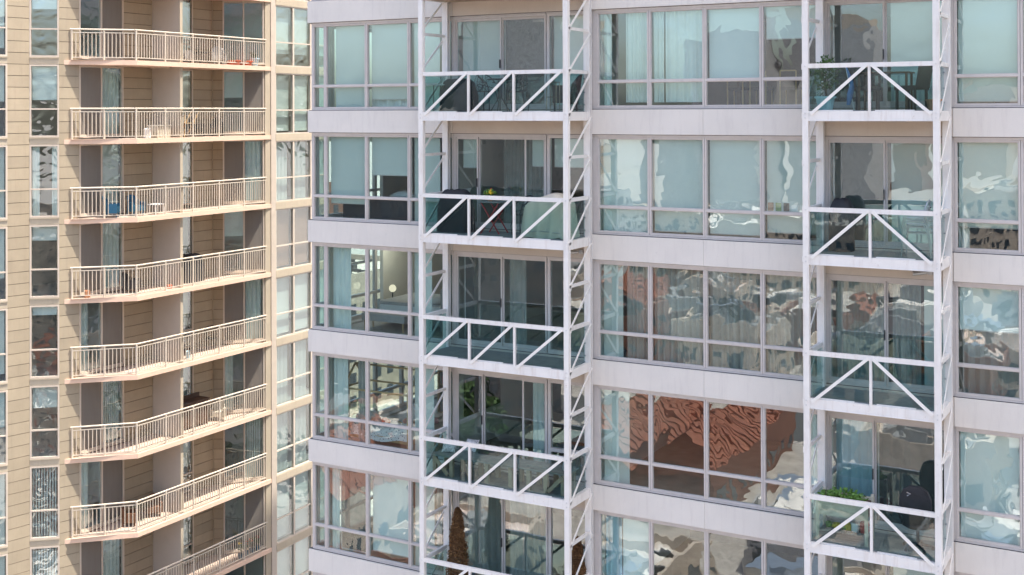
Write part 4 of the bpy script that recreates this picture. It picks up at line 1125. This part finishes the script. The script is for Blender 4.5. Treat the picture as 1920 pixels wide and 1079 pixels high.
t2 = MB().leaves((-6.02, -.66, z3+.80), (.46, .22, .12), 520, .075, 21).build('seedlings', 'leaf2'); tag(t2, 'bright green seedlings growing in the white wood planter', 'plants', kind='thing')
def can(x, y, z, r, h, m, name, label, cat, hd=True):
    t = thing(name, (x, y, z), label, cat)
    MB().lathe((x, y, z), [(r*.9, 0), (r, .02), (r, h*.9), (r*.8, h)], 14).build('body', m, t)
    if hd: MB().tube([(x+r, y, z+h*.25), (x+r+.07, y, z+h*.5), (x+r, y, z+h*.8)], .012, 6).build('handle', m, t)
can(-5.80, -.70, z3+.18, .075, .17, 'cloth_w', 'white_pot', 'white enamel pot on the planter shelf', 'pot', False)
can(-5.63, -.68, z3+.18, .085, .20, 'red', 'watering_can', 'red watering can on the planter shelf', 'can')
for i, (x, m, nm) in enumerate(((-6.30, 'leaf2', 'lime green plastic toy lying on the planter shelf'), (-6.16, 'yellow', 'yellow plastic toy shovel on the planter shelf'), (-6.02, 'leaf2', 'small green pot standing by the white pot'), (-5.95, 'yellow', 'upright yellow toy on the planter shelf'))):
    o = MB().blob((x, -.68, z3+.18+.05), (.09, .07, .06 if i < 3 else .11), i, 9, 6).build('toy', m); tag(o, nm, 'toy', 'toys on the planter shelf')
t = thing('office_chair', (-4.66, -.60, z3), 'large black office chair with high curved back, fourth narrow balcony', 'office chair')
m = MB(); n = 12
prof = [(-.21, .50), (-.25, .66), (-.29, .85), (-.28, 1.02), (-.22, 1.16), (-.10, 1.23), (.10, 1.23), (.22, 1.16), (.28, 1.02), (.29, .85), (.25, .66), (.21, .50)]
cx, cyy = -4.66, -.60
pts = [(cx+a, cyy-.20-.25*(b-.5)*.4+.03*math.cos(a*5), z3+b) for a, b in prof]
nn = len(pts); m.v += pts+[(a, b+.10, c) for a, b, c in pts]
m.f.append(tuple(range(nn))[::-1]); m.f.append(tuple(range(nn, 2*nn)))
for i in range(nn): j = (i+1) % nn; m.f.append((i, j, nn+j, nn+i))
m.build('backrest', 'black', t)
MB().tube([(cx-.12, cyy-.34, z3+1.08), (cx-.06, cyy-.345, z3+1.12), (cx-.13, cyy-.335, z3+1.14)], .012, 5).build('badge', 'steel', t)
MB().blob((cx, cyy+.02, z3+.46), (.29, .29, .07), 3, 14, 7, rough=.05).build('seat', 'black', t, smooth=True)
for sx in (-1, 1): MB().tube([(cx+sx*.28, cyy, z3+.46), (cx+sx*.34, cyy, z3+.60), (cx+sx*.34, cyy-.05, z3+.68), (cx+sx*.33, cyy+.2, z3+.69)], [.02, .02, .03, .03], 7).build('armrest', 'black', t)
MB().tube([(cx, cyy, z3+.10), (cx, cyy, z3+.42)], .03, 8).build('gas_column', 'iron', t)
for a in range(5):
    q = a*2*PI/5+.3; MB().tube([(cx, cyy, z3+.10), (cx+.28*math.cos(q), cyy+.28*math.sin(q), z3+.07)], [.03, .02], 6).build('leg', 'iron', t)
    MB().tube([(cx+.28*math.cos(q), cyy-.02+.28*math.sin(q), z3+.035), (cx+.28*math.cos(q), cyy+.02+.28*math.sin(q), z3+.035)], .033, 8).build('caster', 'iron', t)
# ---------------------------------------------------------------- rooms behind glass
fz = lambda k: SILL(k)-.05
z = fz(2)
def lampshade_floor(x, y, z, label):
    t = thing('floor_lamp', (x, y, z), label, 'lamp')
    MB().lathe((x, y, z), [(.15, 0), (.15, .03), (.02, .05)], 14).build('base', 'steel', t)
    b = MB()
    for i in range(11): b.blob((x, y, z+.12+i*.11), (.03, .03, .045), i, 8, 5, rough=0)
    b.build('stem', 'cloth_w', t)
    MB().lathe((x, y, z+1.32), [(.225, 0), (.21, .30)], 18).build('lamp_shade', 'shade', t)
lampshade_floor(-15.05, .95, z, 'floor lamp with white drum shade and beaded stem behind the third balcony')
t = thing('bed', (-17.7, 2.4, z), 'grey upholstered bed in the third row corner bedroom', 'bed')
MB().box(-18.5, -16.6, 1.5, 3.2, z+.12, z+.34).build('frame', 'cloth_g', t); MB().box(-18.47, -16.6, 1.53, 3.17, z+.342, z+.60).build('mattress', 'cloth_w', t)
MB().box(-18.49, -17.2, 1.51, 3.19, z+.56, z+.64).build('duvet', 'cloth_g', t)
for b in (1.95, 2.75): MB().blob((-17.0, b, z+.72), (.25, .36, .13), 2, 12, 7, rough=.08).build('pillow', 'cloth_w', t, smooth=True)
MB().box(-16.6, -16.48, 1.5, 3.2, z, z+1.05).build('headboard', 'cloth_g', t)
t = thing('bench', (-18.0, 1.1, z), 'long pale grey bench on wooden legs by the corner window', 'bench')
MB().box(-18.55, -17.25, .85, 1.3, z+.24, z+.42).build('seat', 'cloth_g', t)
for a in (-18.48, -17.32):
    for b in (.9, 1.25): MB().tube([(a, b, z), (a, b, z+.24)], [.015, .025], 6).build('leg', 'pine', t)
t = thing('nightstand', (-18.85, 2.7, z), 'black wire nightstand with a glowing lamp', 'table')
MB().box(-19.15, -18.62, 2.5, 2.95, z+.44, z+.46).build('tabletop', 'iron', t)
for a in (-19.14, -18.64):
    for b in (2.51, 2.94): MB().box(a-.01, a+.01, b-.01, b+.01, z, z+.44).build('leg', 'iron', t)
t = thing('globe_lamp', (-18.88, 2.7, z+.46), 'lit glass globe table lamp on the nightstand', 'lamp')
MB().lathe((-18.88, 2.7, z+.46), [(.06, 0), (.06, .02), (.015, .04), (.015, .22)], 12).build('base', 'iron', t)
MB().blob((-18.88, 2.7, z+.78), (.10, .10, .10), 1, 14, 10, rough=0).build('globe', 'glow', t, smooth=True)
MB().blob((-18.5, 2.6, z+2.16), (.08, .08, .03), 1, 12, 6, rough=0).build('ceiling_light', 'glow'); tag(bpy.data.objects['ceiling_light'], 'small lit round ceiling light in the corner bedroom', 'light')
ld_ = bpy.data.lights.new('bedroom_ceiling_lamp', 'POINT'); ld_.energy = 8; ld_.color = (1, .92, .82); ld_.shadow_soft_size = .09
lo_ = bpy.data.objects.new('bedroom_ceiling_lamp', ld_); COL.objects.link(lo_); lo_.location = (-18.5, 2.6, z+2.02)
z = fz(3)
t = thing('toddler_bed', (-18.0, 1.0, z), 'low bed with dotted bedding under a wooden house frame', 'bed')
MB().box(-18.75, -16.85, .55, 1.45, z+.10, z+.22).build('bed_base', 'pine', t)
m = MB(); nx, ny = 20, 8
for i in range(nx+1):
    for j in range(ny+1):
        u, v = i/nx, j/ny; m.v.append((-18.75+1.9*u, .5+1.0*v, z+.42+.06*math.sin(u*9+v*3)*math.sin(v*4+1)-(.28 if j in (0, ny) else 0)-(.2 if i in (0, nx) else 0)))
for i in range(nx):
    for j in range(ny): k = i*(ny+1)+j; m.f.append((k, k+ny+1, k+ny+2, k+1))
m.build('duvet', 'dots', t, smooth=True)
MB().blob((-18.5, 1.0, z+.55), (.25, .36, .10), 4, 12, 7, rough=.06).build('pillow', 'dots', t, smooth=True)
fr = []
X0, X1, Y0, Y1, ZT, ZR = -18.85, -16.9, .48, 1.5, z+1.32, z+1.85
for a in (X0, X1):
    for b in (Y0, Y1): fr.append(((a, b, z), (a, b, ZT)))
    fr.append(((a, Y0, ZT), (a, (Y0+Y1)/2, ZR))); fr.append(((a, Y1, ZT), (a, (Y0+Y1)/2, ZR))); fr.append(((a, Y0, ZT), (a, Y1, ZT)))
fr += [((X0, (Y0+Y1)/2, ZR), (X1, (Y0+Y1)/2, ZR)), ((X0, Y0, ZT), (X1, Y0, ZT)), ((X0, Y1, ZT), (X1, Y1, ZT))]
for a, b in fr: MB().bar(a, b, .04, .04).build('frame_bar', 'pine', t)
for i, (x, y, m_, nm) in enumerate(((-17.75, .75, 'red', 'red toy car lying on the dotted bedding'), (-16.98, .9, 'terracotta', 'orange plush toy at the foot of the low bed'))):
    o = MB().blob((x, y, z+.54), (.13, .08, .08), i, 9, 6).build('toy', m_); tag(o, nm, 'toy', 'toys on the low bed')
t = thing('bookcase', (-17.6, 4.2, z), 'low wooden bookcase full of books behind the house frame bed', 'bookcase')
for a in (-18.3, -17.62, -16.94): MB().box(a, a+.04, 4.0, 4.35, z, z+1.15).build('side_panel', 'pine', t)
for q in (0, .38, .76, 1.13): MB().box(-18.26, -16.94, 4.0, 4.35, z+q, z+q+.025).build('shelf', 'pine', t)
rg = random.Random(5)
for r in range(3):
    x = -18.24
    while x < -17.0:
        wv = rg.uniform(.03, .07); h = rg.uniform(.2, .33)
        if not (-17.68 < x < -17.56):
            o = MB().box(x, x+wv, 4.05, 4.25, z+.025+r*.38, z+.025+r*.38+h).build('book', rg.choice(['red', 'blue', 'paper', 'darkwood', 'terracotta', 'leaf', 'cloth_g'])); tag(o, 'book standing in the low bookcase of the kids room', 'book', 'books in the low bookcase')
        x += wv+.03+rg.choice([0, 0, .08])
t = thing('play_table', (-16.75, 2.8, z), 'small white play table with toys in the kids room', 'table')
MB().box(-17.1, -16.3, 2.5, 3.1, z+.48, z+.51).build('tabletop', 'cloth_w', t)
for a in (-17.07, -16.36):
    for b in (2.53, 3.05): MB().box(a, a+.04, b, b+.04, z, z+.48).build('leg', 'cloth_w', t)
for i in range(7):
    o = MB().blob((-18.7+.25*(i % 3)+.1*i, 2.0+.2*i, z+.06+(.0)), (.09, .08, .07), i, 8, 5).build('toy', ['red', 'yellow', 'blue', 'orange', 'leaf2', 'pink', 'cloth_w'][i]); tag(o, f"{['red','yellow','blue','orange','green','pink','white'][i]} toy lying on the kids room floor", 'toy', 'toys on the kids room floor')
t = thing('paper_lantern', (-18.3, 2.6, z+2.2), 'pink tasselled paper lantern hanging in the kids room', 'lantern')
MB().blob((-18.3, 2.6, z+1.75), (.22, .22, .14), 1, 12, 7, rough=.1).build('lantern', 'pink', t); MB().tube([(-18.3, 2.6, z+1.85), (-18.3, 2.6, z+2.2)], .006, 4).build('cord', 'paper', t)
# living room behind the fourth balcony
t = thing('television', (-15.5, 1.6, z+1.0), 'dark television on the left wall behind the fourth balcony', 'television')
MB().box(-15.62, -15.56, 1.0, 2.7, z+.85, z+1.75).build('screen', 'screenblk', t); MB().box(-15.625, -15.62, 1.5, 2.2, z+1.1, z+1.5).build('bracket', 'iron', t)
t = thing('sofa', (-12.6, 2.9, z), 'pale sofa along the back of the fourth row living room', 'sofa')
MB().box(-13.5, -11.75, 2.6, 3.4, z+.1, z+.42).build('seat', 'cloth_w', t); MB().box(-13.5, -11.75, 3.4, 3.6, z+.1, z+.85).build('backrest', 'cloth_w', t)
for a in (-13.66, -11.74): MB().box(a, a+.14, 2.6, 3.6, z+.1, z+.6).build('armrest', 'cloth_w', t)
t = thing('rocking_chair', (-14.0, 1.7, z), 'brown leather rocking chair behind the fourth balcony', 'rocking chair')
MB().bar((-14.0, 1.75, z+.42), (-13.95, 1.35, z+.38), .5, .10).build('seat', 'brownwicker', t); MB().bar((-14.0, 1.8, z+.42), (-14.0, 2.1, z+1.1), .5, .1, (0, 1, 0)).build('backrest', 'brownwicker', t)
for a in (-14.25, -13.75): MB().tube([(a, 1.2, z+.14), (a, 1.45, z+.04), (a, 1.8, z+.02), (a, 2.15, z+.08), (a, 2.35, z+.2)], .02, 6).build('rocker', 'pine', t); MB().tube([(a, 1.5, z+.04), (a, 1.5, z+.6), (a, 2.0, z+.62)], .018, 6).build('armrest', 'pine', t)
plant(-12.98, .55, z, 1, .66, .14, 60, .1, 'leaf', 'small plant in a tall white pot behind the fourth balcony door', 'cloth_w', ph=.38, pr=.13, seed=12)
t = thing('coffee_table', (-13.2, 1.4, z), 'low black coffee table in the fourth row living room', 'table')
MB().box(-13.6, -12.5, 1.2, 1.9, z+.32, z+.36).build('tabletop', 'screenblk', t)
for a in (-13.55, -12.6):
    for b in (1.25, 1.82): MB().box(a, a+.04, b, b+.04, z, z+.32).build('leg', 'iron', t)
# dining set behind the top middle windows, with brass-legged stools
z = fz(0)
t = thing('dining_table', (-8.2, 1.9, z), 'dark dining table behind the top middle windows', 'table')
MB().box(-9.0, -7.2, 1.5, 2.4, z+.70, z+.74).build('tabletop', 'darkwood', t)
for a in (-8.9, -7.35):
    for b in (1.6, 2.25): MB().box(a, a+.06, b, b+.06, z, z+.7).build('leg', 'darkwood', t)
for i, x in enumerate((-8.65, -8.15, -7.5)):
    t = thing('dining_chair', (x, 1.0, z), ['brass framed chair at the left of the dining table', 'brass framed chair at the middle of the dining table', 'brass framed chair at the right of the dining table'][i], 'chair', 'brass framed dining chairs')
    MB().box(x-.2, x+.2, .8, 1.2, z+.44, z+.5).build('seat', 'black', t)
    MB().bar((x-.16, .74, z+.84), (x+.16, .74, z+.84), .02, .03).build('backrest', 'pine', t)
    for a in (-.17, .17): MB().box(x+a-.012, x+a+.012, .73, .755, z, z+.84).build('leg', 'pine', t); MB().box(x+a-.012, x+a+.012, 1.16, 1.19, z, z+.44).build('leg', 'pine', t)
# corner room of the second row
z = fz(1)
t = thing('dark_sofa', (-17.6, 1.3, z), 'dark sofa with pale cushions under the second row corner windows', 'sofa')
MB().box(-18.9, -16.5, .8, 1.7, z+.1, z+.42).build('seat', 'black', t); MB().box(-18.9, -16.5, .55, .8, z+.1, z+.62).build('backrest', 'black', t)
MB().blob((-17.3, .95, z+.66), (.4, .2, .12), 3, 10, 6).build('cushion', 'cloth_w', t, smooth=True)
o = MB().box(-17.4, -16.2, 5.6, 6.15, z, z+2.1).build('wardrobe', 'pine'); tag(o, 'warm brown wooden wardrobe deep in the second row corner room', 'wardrobe')
# ---------------------------------------------------------------- things on the tan tower's balconies
def lchair(x, y, j, rz, m, label, grp=None): 
    t = armchair(x, y, D(j), rz, m, label, .55, .85); t['category'] = 'chair'
    if grp: t['group'] = grp
    t.scale = (.86, .86, .86)
lchair(-33.1, 9.75, 0, 2.4, 'cloth_g', 'first padded grey chair on the first tan balcony', 'padded chairs on the first tan balcony')
lchair(-33.1, 11.5, 0, .9, 'cloth_g', 'second padded grey chair on the first tan balcony', 'padded chairs on the first tan balcony')
t = thing('coffee_table', (-33.2, 10.6, D(0)), 'dark low table between two padded grey chairs', 'table')
MB().box(-33.5, -32.95, 10.3, 10.9, D(0)+.42, D(0)+.46).build('tabletop', 'iron', t)
for a in (-33.46, -33.0):
    for b in (10.34, 10.84): MB().box(a, a+.03, b, b+.03, D(0), D(0)+.42).build('leg', 'iron', t)
for i, y in enumerate((12.0, 12.7)):
    t = thing('planter_dish', (-32.8, y, D(0)), ['orange clay dish left of the other on the first tan balcony', 'orange clay dish nearer the glazed bay, first tan balcony'][i], 'planter', 'orange clay dishes')
    MB().lathe((-32.8, y, D(0)), [(.22, 0), (.28, .16), (.30, .16), (.30, .19), (.24, .17)], 16).build('dish', 'orange', t); MB().leaves((-32.8, y, D(0)+.2), (.18, .18, .06), 30, .05, i).build('leaf', 'leaf', t)['kind'] = 'stuff'
plant(-32.8, 13.2, D(0), 1, .5, .16, 60, .07, 'leaf', 'pale green square tub at the far end of the first tan balcony', 'ltblue', ph=.32, pr=.2, seed=15)
can(-32.9, 7.6, D(1), .13, .36, 'cloth_w', 'white_bin', 'small white round bin on the second tan balcony', 'bin', False)
t = thing('storage_box', (-32.95, 8.25, D(1)), 'cream plastic storage tub on the second tan balcony', 'box')
MB().box(-33.2, -32.75, 7.95, 8.6, D(1), D(1)+.42).build('tub', 'oldwood', t); MB().box(-33.22, -32.73, 7.93, 8.62, D(1)+.422, D(1)+.46).build('lid', 'shade', t)
t = thing('folding_chair', (-32.9, 9.6, D(1)), 'folded wooden chair leaning on the second tan balcony railing', 'chair')
for b in (9.35, 9.75):
    MB().bar((-32.8, b, D(1)), (-33.1, b+.35, D(1)+.95), .03, .05).build('leg', 'pine', t); MB().bar((-33.1, b, D(1)), (-32.8, b+.35, D(1)+.95), .03, .05).build('leg', 'pine', t)
MB().box(-33.1, -32.8, 9.4, 9.9, D(1)+.5, D(1)+.53).build('seat', 'pine', t)
lchair(-33.2, 10.5, 1, 2.2, 'wicker', 'first dark chair on the second tan balcony'); lchair(-33.2, 11.5, 1, .6, 'wicker', 'second dark chair on the second tan balcony')
lchair(-33.3, 6.3, 2, 2.2, 'blue', 'blue garden chair at the near end of the third tan balcony'); lchair(-33.2, 7.3, 2, 1.4, 'blue', 'blue garden chair beyond the first on the third tan balcony')
o = thing('low_table', (-32.9, 8.0, D(2)), 'small white low table beside the blue garden chairs', 'table')
MB().box(-33.1, -32.7, 7.8, 8.3, D(2)+.34, D(2)+.37).build('tabletop', 'cloth_w', o)
for a in (-33.07, -32.76):
    for b in (7.83, 8.24): MB().box(a, a+.03, b, b+.03, D(2), D(2)+.34).build('leg', 'cloth_w', o)
can(-33.75, 5.62, D(3), .10, .26, 'terracotta', 'clay_jar', 'brown clay jar at the near corner of the fourth tan balcony', 'jar', False)
can(-32.85, 8.6, D(3), .12, .14, 'orange', 'clay_bowl', 'orange clay bowl by the railing of the fourth tan balcony', 'bowl', False)
grill_cover(-33.45, 10.3, D(3), .6, 1.2, 1.05, 'dark covered grill under the window of the fourth tan balcony', 3, .7)
lchair(-33.3, 7.2, 3, 2.0, 'wicker', 'dark metal chair by the door on the fourth tan balcony')
iron_chair(-33.4, 9.7, D(4), 2.0, 'round backed wire chair just beyond the fin wall, fifth tan balcony'); iron_chair(-33.4, 11.4, D(4), .8, 'round backed wire chair farther along the fifth tan balcony')
can(-32.9, 9.6, D(4), .09, .3, 'ltblue', 'water_bottle', 'large clear blue water bottle on the fifth tan balcony', 'bottle', False)
t = thing('wooden_cabinet', (-33.4, 10.2, D(5)), 'dark wooden cabinet with gallery top on the sixth tan balcony', 'cabinet')
MB().box(-33.7, -33.2, 9.5, 11.0, D(5)+.08, D(5)+.95).build('body', 'darkwood', t); MB().box(-33.74, -33.16, 9.45, 11.05, D(5)+.952, D(5)+1.0).build('top', 'darkwood', t)
MB().box(-33.76, -33.7, 9.45, 11.05, D(5)+1.0, D(5)+1.15).build('backboard', 'darkwood', t)
for a in (-33.68, -33.24):
    for b in (9.52, 10.95): MB().box(a, a+.04, b-.02, b+.02, D(5), D(5)+.08).build('leg', 'darkwood', t)
lchair(-33.25, 11.6, 5, .6, 'oldwood', 'cream chair past the cabinet on the sixth tan balcony')
lchair(-33.3, 7.1, 6, 2.3, 'brownwicker', 'nearer brown wicker chair on the seventh tan balcony', 'brown wicker chairs'); lchair(-33.3, 8.3, 6, .9, 'brownwicker', 'farther brown wicker chair beside the fin wall', 'brown wicker chairs')
t = thing('glass_table', (-33.3, 7.7, D(6)), 'small glass topped table between the brown wicker chairs', 'table')
MB().lathe((-33.3, 7.7, D(6)+.52), [(.28, 0), (.28, .012)], 18).build('tabletop', 'balu', t); MB().tube([(-33.3, 7.7, D(6)), (-33.3, 7.7, D(6)+.52)], .03, 7).build('stem', 'iron', t)
for i in range(4):
    plant(-32.75, 12.3+i*.33, D(7), 1, .62, .12, 90, .06, 'leaf', ['first potted flower, yellow, on the lowest tan balcony', 'second potted flower, orange, on the lowest tan balcony', 'third potted flower, orange, on the lowest tan balcony', 'fourth potted flower, red, nearest the glazed bay'][i], 'blue', ph=.2, pr=.1, seed=i+40, flowers=(['yellow', 'orange', 'orange', 'red'][i], 6))
o = MB().box(-33.31, -33.30, 12.75, 13.05, D(2)+1.45, D(2)+1.75).build('window_sign', 'paper'); tag(o, 'small white paper sign with blue edge in the third row door', 'sign')
